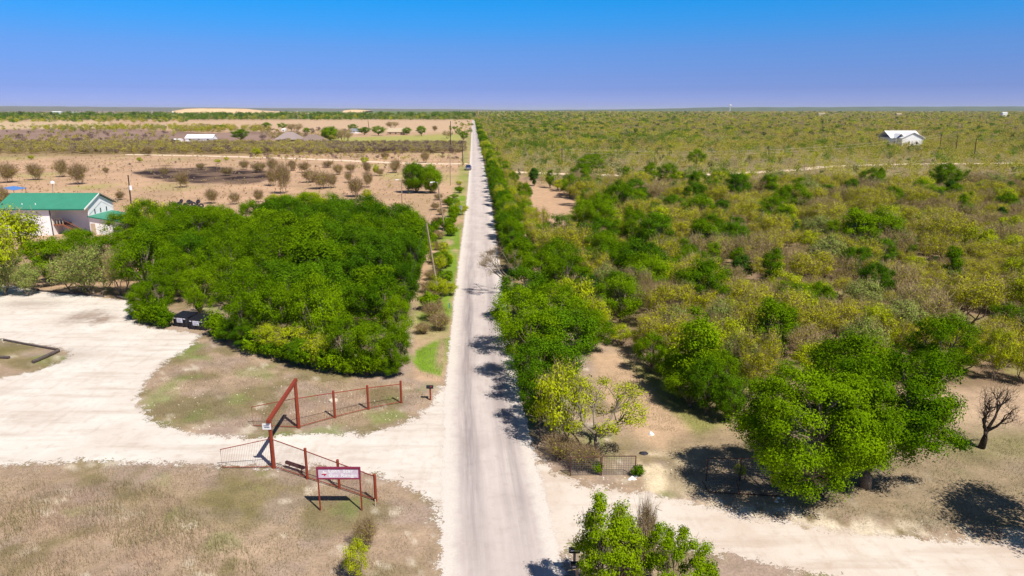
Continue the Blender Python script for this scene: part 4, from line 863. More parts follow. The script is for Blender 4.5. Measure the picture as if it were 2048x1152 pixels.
for px, py, w, lb, m in ((1425 + 200, 226, 40, 'long tan roof far off in the brush', 'beige'), (1775, 227, 30, 'small tan roof far beyond the white house', 'beige'), (1980, 224.5, 30, 'tiny white roof far off towards the picture edge', 'white'), (140, 223, 60, 'pale building far out on the grey plain', 'white'), (175, 224, 30, 'smaller pale building far out on the grey plain', 'white'), (836, 226, 25, 'tiny white building in the far tree line above the field', 'white'), (908, 227, 20, 'tiny white roof in the far tree line nearer the road', 'white')):
    Yd = 2200.; x = (px - 1024) / F * Yd; z = hz(Yd, py); tt = thing('distant_house', lb, 'house', (x, Yd, 0), 'far-off houses')
    MB().box(x - w / 2 * .5, x + w / 2 * .5, Yd, Yd + 12, 0, z - 1.5).build('wall', M[m], tt); MB().prism([(Yd - .5, z - 1.5), (Yd + 12.5, z - 1.5), (Yd + 6, z + .6)], 'x', x - w / 4 - .4, x + w / 4 + .4).build('roof', M[m], tt)

# ------------------------------------------------------------------ derelict wire fences on the right
def mesh_fence(name, label, a, b_, h, mat='rustdark', mids=(), cat='fence', grp=None):
    t = thing(name, label, cat, tuple(a), grp)
    for q in (0, *mids, 1):
        p = a + (b_ - a) * q; MB().tube([(p[0], p[1], -.1), (p[0], p[1], h)], .032, 7).build('post', M[mat], t)
    MB().tube([(*a[:2], h), (*b_[:2], h)], .028, 6).build('rail', M[mat], t)
    mb = MB(); L = np.hypot(*(b_ - a)[:2])
    for k in range(1, int(L / .15)): p = a + (b_ - a) * (k * .15 / L); mb.bar((p[0], p[1], .05), (p[0], p[1], h), .006)
    for z in np.arange(.1, h, .15): mb.bar((*a[:2], z), (*b_[:2], z), .006)
    mb.build('wire_mesh', M['galv'], t); return t
a, b_ = G(1203, 951), G(1270, 951); mesh_fence('mesh_fence', 'rusty framed mesh panel standing by the white rubble', a, b_, hz(a[1], 912), grp='derelict wire mesh fences')
a2 = G(1141, 952); mesh_fence('mesh_fence', 'sagging grey mesh panel overgrown by the bush beside the rusty panel', a2, a - np.array([.08, 0, 0]), hz(a[1], 914), grp='derelict wire mesh fences')
a, b_ = G(1412, 962), G(1546, 962); mesh_fence('mesh_fence', 'long rusty mesh fence standing in the big oak shade', a, b_, hz(a[1], 917), mids=(.5,), grp='derelict wire mesh fences')
c_ = G(1571, 992); mesh_fence('mesh_fence', 'end panel of the shaded fence turning down towards the lane', b_ + np.array([.08, -.06, 0]), c_, hz(c_[1], 945) * .98, grp='derelict wire mesh fences')
# fallen panel
P4 = [G(1404, 962, .3), G(1472, 960, .5), G(1531, 957, .3), G(1560, 992, .05), G(1480, 987, .05), G(1418, 984, .05)]
t = thing('fallen_fence_panel', 'rusty fence panel leaning flat on the ground below the shaded fence', 'fence panel', tuple(P4[5]))
fr = MB(); fr.bar(P4[0], P4[5], .024); fr.bar(P4[1], P4[4], .024); fr.bar(P4[3], P4[5], .022); fr.build('frame', M['rustdark'], t)
mb = MB()
for k in range(1, 30): q = k / 30; mb.bar(P4[0] + (P4[2] - P4[0]) * q, P4[5] + (P4[3] - P4[5]) * q, .005)
for k in range(1, 8): q = k / 8; mb.bar(P4[0] + (P4[5] - P4[0]) * q, P4[2] + (P4[3] - P4[2]) * q, .005)
mb.build('wire_mesh', M['galv'], t)
# small litter
def blob(name, label, cat, px, py, r, flat, mat, n=1, group=None):
    for k in range(n):
        g = G(px + (random.uniform(-9, 9) if n > 1 else 0), py + (random.uniform(-5, 5) if n > 1 else 0)); rr_ = r * random.uniform(.6, 1.2) if n > 1 else r
        v = []; f = []
        for i in range(5):
            for j in range(8):
                a, z = 2 * math.pi * j / 8, math.sin((i / 4 - .15) * math.pi / 1.75); q = max(.05, math.cos((i / 4) * math.pi / 2.1)) * random.uniform(.85, 1.12); v.append((rr_ * q * math.cos(a), rr_ * q * math.sin(a) * .8, rr_ * flat * (i / 4) * random.uniform(.9, 1.1)))
        for i in range(4):
            for j in range(8): f.append((i * 8 + j, i * 8 + (j + 1) % 8, (i + 1) * 8 + (j + 1) % 8, (i + 1) * 8 + j))
        f.append(tuple(range(32, 40))); o = MB().add(v, f).build(name, M[mat]); o.location = g; tag(o, label, cat, group)
blob('tyre_scrap', 'flat dark scrap of tyre lying on the ground above the rusty panel', 'tyre scrap', 1287, 907, .33, .4, 'rubber')
blob('white_bucket', 'white bag or bucket lying alone in the clearing', 'bag', 1302, 869, .22, 1.1, 'white')
blob('rubble_stone', 'white rubble stone piled at the foot of the rusty panel', 'stone', 1265, 955, .13, .9, 'white', 9, 'white rubble by the rusty panel')
blob('rubble_stone', 'pale stone lying in the shade below the oak fence', 'stone', 1560, 1000, .12, .8, 'stone', 5, 'stones below the oak fence')

# ------------------------------------------------------------------ trees: hand placed
oak1 = make_proto('elm', 9.2, 9.5, 92, .95, 900, .12, base=.12, tr=.28, cen=(-1.6, .2), seed=11, lmat='elm', flat=.92)
oak2 = make_proto('elm', 9.0, 9.0, 84, .95, 900, .12, base=.14, tr=.26, cen=(1.0, .3), seed=12, lmat='elm', flat=.92)
g = G(1650, 992); plant('elm', g[0] - .35, g[1], hz(g[1], 700) * .98, 9.6, label='largest green oak, the one casting shade over the wire fence', proto=oak1)
g = G(1735, 978); plant('elm', g[0], g[1] + .2, hz(g[1], 690) * .98, 9.4, label='large green oak behind the largest one, beside the charred dead tree', proto=oak2)
g = G(1710, 880); plant('elm', g[0], g[1] + 1, hz(g[1], 650), 7.5, label='green oak crown rising behind the two big oaks')
g = G(2215, 1110); plant('elm', g[0] + .3, g[1], 9.5, 9.0, label='big green tree standing outside the view that shades the lane verge')
# dead charred tree
def bare_branches(name, label, bx, by, h, w, lean, seed, mat, twm, cat='tree', nleaf=0, lm='lime', tw=22):
    g = G(bx, by); p = make_proto('bare', h, w, 24 if not nleaf else 34, .5 if not nleaf else .65, nleaf, .11, tw if not nleaf else 20, .5, 1, seed, base=.26, tr=.17, bmat=mat, twmat=twm, lmat=lm, cen=lean, flat=.85, tww=.018)
    o = bpy.data.objects.new(name, None); C.objects.link(o); o.location = g; tag(o, label, cat)
    for part in ('trunk', 'crown'):
        c = bpy.data.objects.new(part, p[part]); C.objects.link(c); c.parent = o
    PLACED.append((g[0], g[1], w * .5))
bare_branches('dead_tree', 'charred dead tree with twisted bare limbs beyond the big oaks', 1962, 896, hz(G(1962, 896)[1], 766), 3.0, (.7, 0), 36, 'char', 'twigdark')
bare_branches('bare_tree', 'big grey leafless tree reaching over the road from the hedge', 1022, 590, 6.4, 6.4, (-1.2, 0), 33, 'barkpale', 'twig', tw=75)
bare_branches('mesquite_tree', 'sprawling half-leafed mesquite with twisted limbs behind the mesh panels', 1192, 912, 5.6, 6.6, (.6, .3), 35, 'barkpale', 'twig', nleaf=190, lm='lime')
# right hedge by the road
for k, (kind, bx, by, w, top, lb) in enumerate([
    ('lime', 1112, 893, 130, 715, 'bright yellow-green tree at the crossroads end of the hedge'),
    ('elmd', 1080, 852, 110, 715, 'dark leafy hedge tree shading the road edge at the crossroads'),
    ('shrub', 1120, 915, 90, 872, 'dark brown brush pile at the hedge corner'), ('shrub', 1165, 937, 80, 890, 'thorny grey shrub grown through the overgrown mesh panel'),
    ('elmd', 1092, 800, 170, 660, 'dense green tree of the hedge above the yellow-green one'), ('elm', 1056, 765, 150, 610, 'dense green tree overhanging the road above the big shadow'),
    ('elmd', 1130, 740, 175, 600, 'broad green tree at the widest bulge of the hedge'), ('elm', 1180, 705, 110, 610, 'green tree on the clearing side of the hedge bulge'),
    ('elm', 1040, 705, 150, 560, 'green tree leaning over the road above the branch shadow'), ('elm', 1108, 672, 150, 555, 'round green tree in the middle of the hedge bulge'),
    ('elmd', 1040, 640, 120, 520, 'green tree below the grey leafless one'), ('lime', 1150, 645, 110, 545, 'yellowish tree at the back of the hedge bulge'),
    ('elm', 1085, 590, 110, 495, 'green hedge tree behind the grey leafless tree'), ('column', 1040, 550, 60, 470, 'slim hedge tree above the grey leafless tree')]):
    plant_px(kind, bx, by, w, top, label=lb)
yy = 92
while yy < 1350:
    x = road_x(yy) + 5.4 + rng.normal() * .6; kind = rng.choice(['elm', 'elm', 'elmd', 'elmd', 'lime', 'column'])
    plant(kind, x, yy, rng.uniform(4.2, 6.6) if yy < 420 else rng.uniform(4, 7), rng.uniform(3.6, 5.2) * (1 if yy < 300 else 1.5), 'in the roadside hedge')
    if yy < 400 and rng.random() < .8: plant(rng.choice(['elm', 'lime', 'mesq']), x + rng.uniform(3, 5), yy + rng.uniform(-2, 2), rng.uniform(3.5, 5.5), rng.uniform(3.8, 5), 'behind the roadside hedge')
    yy += rng.uniform(2.3, 3.8) * (1 if yy < 200 else yy / 170)
# specific trees in the brush
for kind, bx, by, w, top in [('column', 1388, 800, 115, 600), ('elm', 1340, 760, 80, 690), ('column', 1560, 705, 75, 600), ('elm', 1245, 560, 90, 470), ('elm', 1200, 480, 80, 385), ('elm', 1235, 440, 75, 352), ('elm', 1270, 500, 70, 415), ('elm', 1205, 540, 90, 455), ('lime', 1320, 480, 70, 400),
    ('column', 1412, 525, 65, 432), ('column', 1562, 470, 50, 405), ('column', 1706, 520, 75, 405), ('lime', 1350, 372, 50, 335), ('elm', 1392, 335, 42, 296), ('elm', 1182, 345, 75, 306), ('elm', 1815, 410, 50, 376), ('elm', 1887, 405, 38, 371), ('elm', 1428, 598, 58, 553), ('lime', 1240, 690, 60, 640), ('lime', 1290, 705, 62, 650), ('elm', 1380, 815, 120, 730),
    ('lime', 1745, 720, 90, 590), ('lime', 1985, 760, 60, 640), ('elm', 1150, 500, 50, 452), ('lime', 1500, 720, 90, 640), ('column', 1285, 372, 16, 340), ('column', 1530, 400, 30, 345), ('elm', 1070, 350, 20, 335), ('elm', 1140, 395, 50, 345), ('cedar', 1068, 372, 24, 333), ('mesq', 1670, 690, 110, 585), ('mesq', 1890, 520, 110, 420), ('bare', 1730, 670, 100, 600), ('bare', 1310, 640, 90, 560), ('bare', 1270, 620, 70, 530), ('pale', 1215, 600, 80, 520), ('pale', 1440, 690, 80, 590)]:
    plant_px(kind, bx, by, w, top)
for kind, bx, by, w, top in [('elmd', 1410, 830, 90, 700), ('elmd', 1460, 845, 80, 740), ('elm', 1300, 745, 80, 662), ('elm', 1352, 790, 90, 700), ('elm', 1432, 822, 100, 690), ('pale', 1472, 790, 90, 655), ('mesq', 1505, 800, 110, 640), ('elm', 1452, 842, 60, 785), ('bare', 1400, 715, 90, 620), ('pale', 1345, 700, 80, 600), ('mesq', 1610, 700, 110, 590), ('elm', 1840, 770, 80, 690), ('mesq', 1500, 640, 110, 545), ('elm', 1640, 640, 70, 560), ('bare', 1790, 600, 100, 520), ('mesq', 1860, 640, 110, 550)]:
    plant_px(kind, bx, by, w, top)
# left grove
for bx, by, w, top, kd in [(30, 560, 150, 400, 'lime'), (105, 572, 110, 470, 'elm'), (150, 588, 110, 500, 'pale'), (195, 592, 110, 485, 'pale'), (215, 560, 100, 465, 'elm'), (245, 590, 70, 490, 'bare'), (165, 520, 90, 450, 'elm'), (60, 590, 70, 520, 'pale'), (288, 638, 66, 560, 'elm'), (300, 470, 100, 388, 'lime'),
    (318, 640, 76, 545, 'elm'), (345, 606, 90, 500, 'elm'), (400, 640, 80, 520, 'elm'), (500, 690, 100, 570, 'elm'), (590, 715, 90, 640, 'lime'), (640, 735, 80, 660, 'lime'), (545, 705, 70, 640, 'lime'), (700, 742, 110, 620, 'elm'), (745, 750, 100, 630, 'elm'), (795, 752, 80, 640, 'elm'), (800, 700, 80, 580, 'elm'), (812, 640, 75, 510, 'elmd'), (828, 580, 70, 450, 'elmd'), (836, 520, 60, 420, 'elm'), (115, 548, 80, 466, 'elm'), (180, 542, 90, 456, 'elm'), (90, 545, 70, 478, 'elm'), (560, 690, 130, 540, 'elm'), (650, 705, 140, 540, 'elm'), (-30, 600, 130, 430, 'lime'), (10, 590, 90, 500, 'pale')]:
    plant_px(kd, bx, by, w, top, 'at the edge of the grove')
GROVE = [(275, 610), (350, 600), (430, 640), (520, 685), (640, 722), (790, 735), (805, 690), (815, 600), (825, 520), (832, 470), (700, 462), (500, 466), (330, 480), (250, 500), (230, 570)]
gp = wpoly(GROVE); gx, gy = zip(*gp); n = 0; t_ = 0; pts = [(p[0], p[1]) for p in PLACED]
while t_ < 4000 and n < 150:
    t_ += 1; x, y = rng.uniform(min(gx), max(gx)), rng.uniform(min(gy), max(gy))
    if sdf(np.array([x]), np.array([y]), gp)[0] < .5: continue
    if min((x - a) ** 2 + (y - b_) ** 2 for a, b_ in pts) < 3.9 ** 2: continue
    pts.append((x, y)); n += 1
    plant(rng.choice(['elm', 'elm', 'elm', 'elm', 'elm', 'elmd', 'elmd', 'elmd', 'column', 'elm'] if P(x, y)[0] < 580 else ['elm', 'elmd', 'elmd', 'elm', 'column', 'elmd']), x, y, rng.uniform(4.8, 7.2) + 1.6 * (rng.random() < .3) + (.9 if P(x, y)[0] > 520 and y > 75 else 0), rng.uniform(6.0, 8.4), 'in the grove')
print('grove', n)
EDG = [(262, 642), (330, 662), (345, 640), (425, 668), (480, 700), (560, 722), (640, 744), (720, 756), (800, 757)]
for k in range(len(EDG) - 1):
    for q in (.2, .5, .8):
        ex, ey = EDG[k][0] * (1 - q) + EDG[k + 1][0] * q, EDG[k][1] * (1 - q) + EDG[k + 1][1] * q
        if 335 < ex < 425: continue
        g = G(ex, ey - rng.uniform(3, 8)); plant(rng.choice(['bush', 'bush', 'elmd', 'elm']), g[0], g[1], rng.uniform(1.5, 3.0), rng.uniform(2.2, 3.4), 'at the foot of the grove')
# bright pair in the field, tree row by verge
plant_px('round', 832, 386, 60, 318, label='bigger bright green tree of the pair alone in the tan field'); plant_px('round', 864, 387, 52, 323, label='smaller bright green tree of the pair alone in the tan field')
for bx, by in [(918, 372), (917, 385), (915, 398), (914, 412), (912, 425), (908, 440), (905, 452), (895, 470), (888, 530), (884, 560), (893, 520), (880, 600), (878, 618), (870, 480), (866, 500), (872, 470), (886, 515)]:
    g = G(bx, by)
    for q in range(rng.integers(1, 4)): plant(rng.choice(['bush', 'lime', 'elm']), g[0] + rng.normal() * .7, g[1] + rng.normal() * 3.0, rng.uniform(1.2, 3.2), rng.uniform(1.6, 3.0), 'in the verge')
for bx, by, w in [(862, 560, 36), (868, 525, 34), (858, 585, 40), (874, 500, 30), (880, 478, 30), (868, 620, 44), (884, 430, 24), (890, 410, 22), (878, 400, 22), (870, 420, 24), (870, 640, 60), (880, 660, 60), (862, 605, 40), (846, 668, 40), (875, 450, 30)]:
    plant_px('shrub', bx, by, w, by - w * .55, 'at the verge edge')
# field shrubs
for bx, by, w, top in [(20, 365, 46, 328), (73, 360, 36, 328), (125, 354, 34, 320), (157, 369, 46, 329), (212, 346, 15, 335), (367, 375, 34, 345), (425, 407, 34, 379), (470, 409, 26, 387), (517, 405, 24, 380), (545, 372, 34, 338), (567, 388, 40, 330), (295, 311, 24, 294), (640, 378, 50, 344), (665, 376, 30, 348), (610, 345, 30, 325), (712, 394, 44, 358), (738, 375, 24, 345), (676, 350, 24, 329), (735, 347, 22, 325), (790, 346, 28, 320), (586, 342, 20, 321), (545, 345, 30, 318), (697, 365, 20, 345), (330, 352, 22, 335), (455, 352, 30, 335), (400, 340, 20, 327), (700, 345, 26, 328), (620, 365, 40, 340), (517, 345, 36, 325), (760, 352, 22, 338), (655, 335, 30, 322), (490, 340, 24, 322), (5, 415, 40, 375), (20, 352, 20, 334), (240, 400, 24, 384), (850, 326, 22, 305), (770, 318, 20, 305)]:
    plant_px('shrub', bx, by, w, top, 'in the tan field')
for bx, by, w, top in [(62, 320, 14, 309), (436, 327, 16, 317), (453, 322, 12, 313), (514, 312, 26, 294), (620, 411, 70, 380), (560, 412, 60, 385), (752, 352, 16, 327), (735, 400, 24, 375), (730, 330, 20, 312), (280, 325, 14, 313), (100, 300, 20, 290), (640, 418, 60, 392)]:
    plant_px('lime', bx, by, w, top, 'in the tan field')
# farmstead trees
for kd, bx, by, w, top, lb in [('round', 660, 281, 44, 250, 'bright green tree beside the brown hip roof'), ('bare', 690, 284, 40, 256, 'wide brown leafless tree in front of the pale barn'), ('elm', 482, 283, 42, 255, 'olive tree between the white farmhouse and the houses'), ('elm', 843, 272, 26, 249, 'rounded green tree alone at the field edge'), ('elm', 909, 260, 12, 252, 'tiny round tree in the tan field near the road'), ('elm', 927, 282, 22, 260, 'green tree by the verge beyond the crossarm pole'), ('elm', 534, 260, 24, 243, 'round tree beyond the grey-roofed house'), ('elm', 729, 270, 34, 252, 'tree between the barn and the tan farmhouse'), ('elm', 757, 271, 34, 250, 'tree just before the tan farmhouse'), ('elm', 814, 270, 24, 253, 'tree behind the tan farmhouse gable'), ('elm', 706, 261, 24, 247, 'tree behind the white barn'), ('bare', 895, 277, 22, 260, 'small dark leafless tree on the green lawn'), ('elm', 565, 258, 26, 245, 'green tree in the scrub beyond the houses'), ('bare', 590, 264, 40, 246, 'grey leafless tree beyond the houses'), ('bare', 560, 283, 50, 262, 'leafless tree over the grey roof'), ('elm', 440, 262, 40, 249, 'dark tree in the bushes beyond the white farmhouse'), ('shrub', 870, 262, 14, 252, 'small twiggy tree on the track by the tan field'), ('elm', 614, 268, 18, 254, 'small tree behind the brown hip roof'), ('bare', 785, 257, 30, 242, 'tall leafless tree behind the tan farmhouse')]:
    plant_px(kd, bx, by, w, top, label=lb)
# foreground
for kd, bx, by, w, top, lb in [('lime', 710, 1162, 62, 1072, 'small bright yellow-green bush below the name board'), ('bush', 1268, 1150, 40, 1105, 'little bush between the two near saplings'), ('bush', 1276, 952, 32, 928, 'small green bush at the foot of the rusty panel'), ('lime', 1480, 957, 30, 925, 'yellow-green sapling in front of the shaded fence'), ('bush', 1193, 947, 28, 918, 'green sapling growing in the overgrown panel'), ('lime', 1545, 975, 16, 960, 'tiny yellowish plant under the oak')]:
    plant_px(kd, bx, by, w, top, label=lb)
sap = make_proto('elm', 5.2, 3.6, 60, .40, 420, .085, base=.05, tr=.07, seed=71, lmat='sap', ntwig=4, twlen=.3); sap2 = make_proto('elm', 4.4, 4.0, 60, .40, 420, .085, ntwig=4, twlen=.3, base=.05, tr=.07, seed=78, lmat='sap')
g = G(1215, 1235); h = hz(g[1], 978); plant('elm', g[0], g[1], h, 4.0, label='tall leafy sapling beside the two black mailboxes', proto=sap)
g = G(1345, 1235); h = hz(g[1], 1035); plant('elm', g[0], g[1], h, 4.0, label='broad leafy sapling at the bottom beside the gravel lane', proto=sap2)
g = G(1240, 1240); plant('shrub', g[0], g[1] + .4, hz(g[1], 1060), 1.8, label='grey twiggy shrub between the two leafy saplings')
g = G(1290, 1160); plant('shrub', g[0], g[1], hz(g[1], 1010), 1.3, label='thin dry stems rising behind the leafy saplings')
g = G(735, 1095); plant('shrub', g[0], g[1], hz(g[1], 1040), 1.5, label='dry twiggy weed below the last post of the lower fence')
for bx, by in [(45, 640), (1570, 905), (870, 780)]: pass

# ------------------------------------------------------------------ brush: individuals near, one mass beyond
CLEAR = [[(1150, 690), (1225, 690), (1330, 775), (1440, 850), (1500, 1000), (1250, 1000), (1180, 820)], [(1440, 855), (2700, 860), (2700, 1500), (1480, 1500)], [(1820, 770), (2100, 770), (2200, 880), (1880, 880)],
         [(1025, 350), (1160, 400), (1178, 470), (1125, 492), (1060, 486), (1000, 400)], [(1300, 1000), (1300, 840), (1500, 850), (1500, 1000)], [(1778, 262), (1846, 262), (1846, 298), (1778, 298)]]
TRK = wpoly([(975, 343), (1280, 352), (1545, 343), (1740, 330), (2100, 325)])
def in_clear(px, py): return any(sdf(np.array([px]), np.array([py]), c)[0] > 0 for c in CLEAR)
def near_track(x, y):
    if y < 190 or y > 420: return False
    xs_, ys_ = zip(*TRK); return abs(np.interp(x, xs_, ys_) - y) < 4 + (y > np.interp(x, xs_, ys_)) * 0 + (y < np.interp(x, xs_, ys_)) * 16 * (vnoise(np.array([x / 14.]), np.array([0.]), 4)[0] > .35)
def kind_at(px, py, x, y):
    v = fbm(np.array([x / 30.]), np.array([y / 45.]), 61)[0]
    g_ = .30 if (px < 1480 and 350 < py < 620) else (.25 if px < 1250 else .07)
    p = {'elm': g_ * .65, 'elmd': g_ * .5, 'column': g_ * .5, 'cedar': .05, 'lime': .15, 'mesq': .50 + (v - .5) * .8, 'bare': .20 - (v - .5) * .7, 'pale': .05}
    k = list(p); q = np.array([max(.02, p[a]) for a in k]); return k[rng.choice(len(k), p=q / q.sum())]
cand = []; cell = {}; NC = 70000
cy_ = np.where(rng.random(NC) < .5, 52 * (430 / 52) ** rng.random(NC), rng.uniform(52, 430, NC)); cx_ = road_x(cy_) + 9.5 + rng.random(NC) * (.80 * cy_ + 8 - road_x(cy_) - 9.5)
cpx, cpy = P(cx_, cy_); ok = np.ones(NC, bool)
for c in CLEAR: ok &= sdf(cpx, cpy, c) < 0
tx, ty = zip(*TRK); tyy = np.interp(cx_, tx, ty); ok &= ~((np.abs(tyy - cy_) < 4) | ((cy_ < tyy) & (tyy - cy_ < 13) & (vnoise(cx_ / 14, cx_ * 0, 4) > .5)))
for a, b2, r_ in PLACED: ok &= (cx_ - a) ** 2 + (cy_ - b2) ** 2 > (r_ * .7 + 1.0) ** 2
for x, y, px, py in zip(cx_[ok].tolist(), cy_[ok].tolist(), cpx[ok].tolist(), cpy[ok].tolist()):
    dmin = 3.25 if y < 200 else 4.3; k = (int(x // 5), int(y // 5))
    if all((qx - x) ** 2 + (qy - y) ** 2 >= dmin ** 2 for a in (-1, 0, 1) for b2 in (-1, 0, 1) for (qx, qy) in cell.get((k[0] + a, k[1] + b2), ())):
        cell.setdefault(k, []).append((x, y)); cand.append((y, x, px, py))
cand.sort(); far_list = []; CAP = 285
print('brush candidates', len(cand))
for y, x, px, py in cand:
    kd = kind_at(px, py, x, y)
    hh = {'elm': (4, 7.5), 'elmd': (4, 7.5), 'column': (5, 7.5), 'cedar': (2.8, 4.6), 'lime': (3.4, 5.8), 'mesq': (3.8, 6.4), 'bare': (3.2, 5.4), 'pale': (3.4, 5.6)}[kd]; h = rng.uniform(*hh) * rng.choice([.62, .8, 1.0, 1.12])
    if y < 205 and COUNT.get(WORD[kd][0], 0) < CAP and px < 2120: plant(kd, x, y, h, None)
    elif y < 205 and px >= 2120: plant(kd, x, y, h, None) if y < 120 and rng.random() < .3 else far_list.append((x, y, h, kd))
    else: far_list.append((x, y, h, kd))
print('individual', COUNT, 'far', len(far_list))
# farther brush: scatter with spacing growing with distance
y = 420.
while y < 5200:
    dy = max(4.8, y / 72.); sx = max(5.4, y / 140.) * (1 if y < 1500 else 1.3)
    for x in np.arange(road_x(y) + 8 if y < 1500 else -y * .08, .85 * y, sx):
        if rng.random() < (.02 + .5 * (fbm(np.array([x / 70.]), np.array([y / 160.]), 15)[0] < .42)): continue
        xx, yy_ = x + rng.uniform(-.45, .45) * sx, y + rng.uniform(-.5, .5) * dy; px, py = P(xx, yy_)
        if 1776 < px < 1848 and 262 < py < 298: continue
        g_ = (.50 if px < 1130 else .34 if px < 1380 else .12) * (1.6 if fbm(np.array([xx / 60]), np.array([yy_ / 120]), 8)[0] > .55 else .45)
        kd = rng.choice(['elm', 'cedar', 'mesq', 'bare', 'lime', 'pale'], p=np.array([g_, .08, .46 * (1 - g_), .24 * (1 - g_), .12, .10]) / (g_ + .30 + .70 * (1 - g_)))
        far_list.append((xx, yy_, rng.uniform(2.6, 6.2) * (1 + max(0, y - 800) / 2500), kd))
    y += dy
COLS = {'straw': ((.42, .29, .15), (.54, .40, .24)), 'elmd': ((.05, .10, .01), (.12, .20, .02)), 'elm': ((.07, .14, .015), (.17, .27, .02)), 'column': ((.08, .17, .015), (.16, .28, .02)), 'cedar': ((.04, .07, .02), (.08, .12, .03)), 'mesq': ((.36, .30, .08), (.47, .405, .08)), 'bare': ((.31, .24, .13), (.40, .32, .18)), 'lime': ((.34, .37, .03), (.45, .45, .04)), 'pale': ((.26, .28, .08), (.36, .37, .11)), 'purple': ((.18, .125, .11), (.24, .17, .14))}
fm, ft, b = mat0('far_foliage'); ft.nodes.remove(b)
ca = N(ft, 'ShaderNodeAttribute', attribute_name='albedo').outputs['Color']; d_ = N(ft, 'ShaderNodeBsdfDiffuse'); t2 = N(ft, 'ShaderNodeBsdfTranslucent'); ms = N(ft, 'ShaderNodeMixShader'); ms.inputs[0].default_value = .25
ft.links.new(ca, d_.inputs[0]); ft.links.new(ca, t2.inputs[0]); ft.links.new(d_.outputs[0], ms.inputs[1]); ft.links.new(t2.outputs[0], ms.inputs[2]); ft.links.new(ms.outputs[0], ft.nodes['Material Output'].inputs[0])
def mass(name, lst, label=None, group=None, wf=1.15, dens=1.0):
    vs, cs = [], []
    for x, y, h, kd in lst:
        dep = y * ct; pxm = F / dep; size = max(.26, 1.25 / pxm) * (1 if kd != 'bare' else .8); w = h * wf * (1.45 if y > 425 and x > 0 else 1) * (.62 if kd in ('column', 'cedar') else 1) * rng.uniform(.8, 1.3)
        n = int(np.clip(dens * 2.2 * h * w / size ** 2, 10, 360) * (.7 if kd in ('bare', 'mesq') else 1))
        nl = 6; lc = rng.normal(size=(nl, 3)); lc /= np.linalg.norm(lc, axis=1)[:, None]; lc *= .55; k = rng.integers(0, nl, n)
        d = rng.normal(size=(n, 3)); d /= np.linalg.norm(d, axis=1)[:, None]; p = lc[k] + d * .5 * rng.uniform(.5, 1, n)[:, None]
        c = np.stack([x + p[:, 0] * w * .5, y + p[:, 1] * w * .5, h * .55 + p[:, 2] * h * .45], -1); c[:, 2] = np.abs(c[:, 2]) + .1
        v_, _ = leaf_quads(c, size, asp=.8); vs.append(v_)
        a, b2 = map(np.array, COLS[kd]); tt = np.clip(rng.random() * .5 + (fbm(np.array([x / 40.]), np.array([y / 110.]), 33)[0] - .3) * 1.3, 0, 1); cc = (a + (b2 - a) * np.clip(tt * .6 + rng.uniform(0, .5, n), 0, 1)[:, None]) * rng.uniform(.75, 1.2, n)[:, None]; cs.append(cc)
    v = np.concatenate(vs); c = np.concatenate(cs); f = np.arange(len(v)).reshape(-1, 4)
    o = link(name, npmesh(name, v, f, fm, {'albedo': ('FLOAT_COLOR', 'FACE', np.concatenate([c, np.ones((len(c), 1))], 1))}))
    tag(o, label, None, None, 'stuff'); print(name, len(lst), len(f)); return o
mass('distant_brush', far_list)
# far tree lines and scrub on the left
L = []
def band(px0, px1, py0, py1, n, hr, kinds, p=None):
    for _ in range(n):
        px, py = rng.uniform(px0, px1), rng.uniform(py0, py1); g = G(px, py); L.append((g[0], g[1], rng.uniform(*hr), rng.choice(kinds, p=p)))
band(-120, 945, 238.0, 241.5, 800, (7, 13), ['elm', 'lime', 'pale', 'cedar'], [.5, .12, .28, .1])
band(-120, 380, 241, 247, 160, (6, 10), ['elm', 'lime', 'pale', 'mesq'], [.35, .25, .2, .2])
band(-120, 950, 233.5, 238, 900, (11, 19), ['elm', 'pale', 'cedar'], [.65, .25, .1])
band(-120, 420, 252, 264, 130, (3, 6), ['mesq', 'lime', 'pale', 'bare'])
band(90, 360, 256, 264, 110, (4, 7), ['lime', 'mesq', 'pale'])
band(350, 540, 258, 267, 130, (4, 8), ['lime', 'mesq', 'bare', 'mesq'])
band(-120, 350, 264, 300, 380, (2, 4.5), ['bare', 'mesq', 'purple', 'lime'], [.35, .3, .25, .1])
band(-120, 660, 289, 308, 2600, (2.4, 4.4), ['bare', 'mesq', 'mesq', 'purple'], [.45, .25, .2, .1])
band(640, 930, 289, 306, 1600, (2.2, 3.6), ['bare', 'purple', 'mesq'], [.55, .3, .15])
band(500, 920, 304, 322, 170, (1, 2.4), ['bare', 'mesq', 'purple'])
band(520, 700, 262, 282, 130, (2.5, 5), ['bare', 'mesq', 'purple'])
band(-120, 930, 306, 345, 110, (.8, 1.6), ['bare', 'mesq', 'purple'])
band(-120, 860, 330, 420, 130, (.5, 1.1), ['bare', 'bare', 'mesq'])
band(-120, 930, 309, 345, 900, (.4, .9), ['straw', 'straw', 'bare', 'mesq'], [.5, .2, .2, .1])
band(-120, 900, 330, 415, 1300, (.25, .6), ['straw', 'straw', 'bare', 'mesq'], [.5, .2, .2, .1])
band(-120, 450, 222.5, 232, 500, (5, 12), ['purple', 'bare', 'pale'])
band(900, 945, 240, 275, 40, (3, 6), ['elm', 'mesq'])
mass('distant_woodland', L)
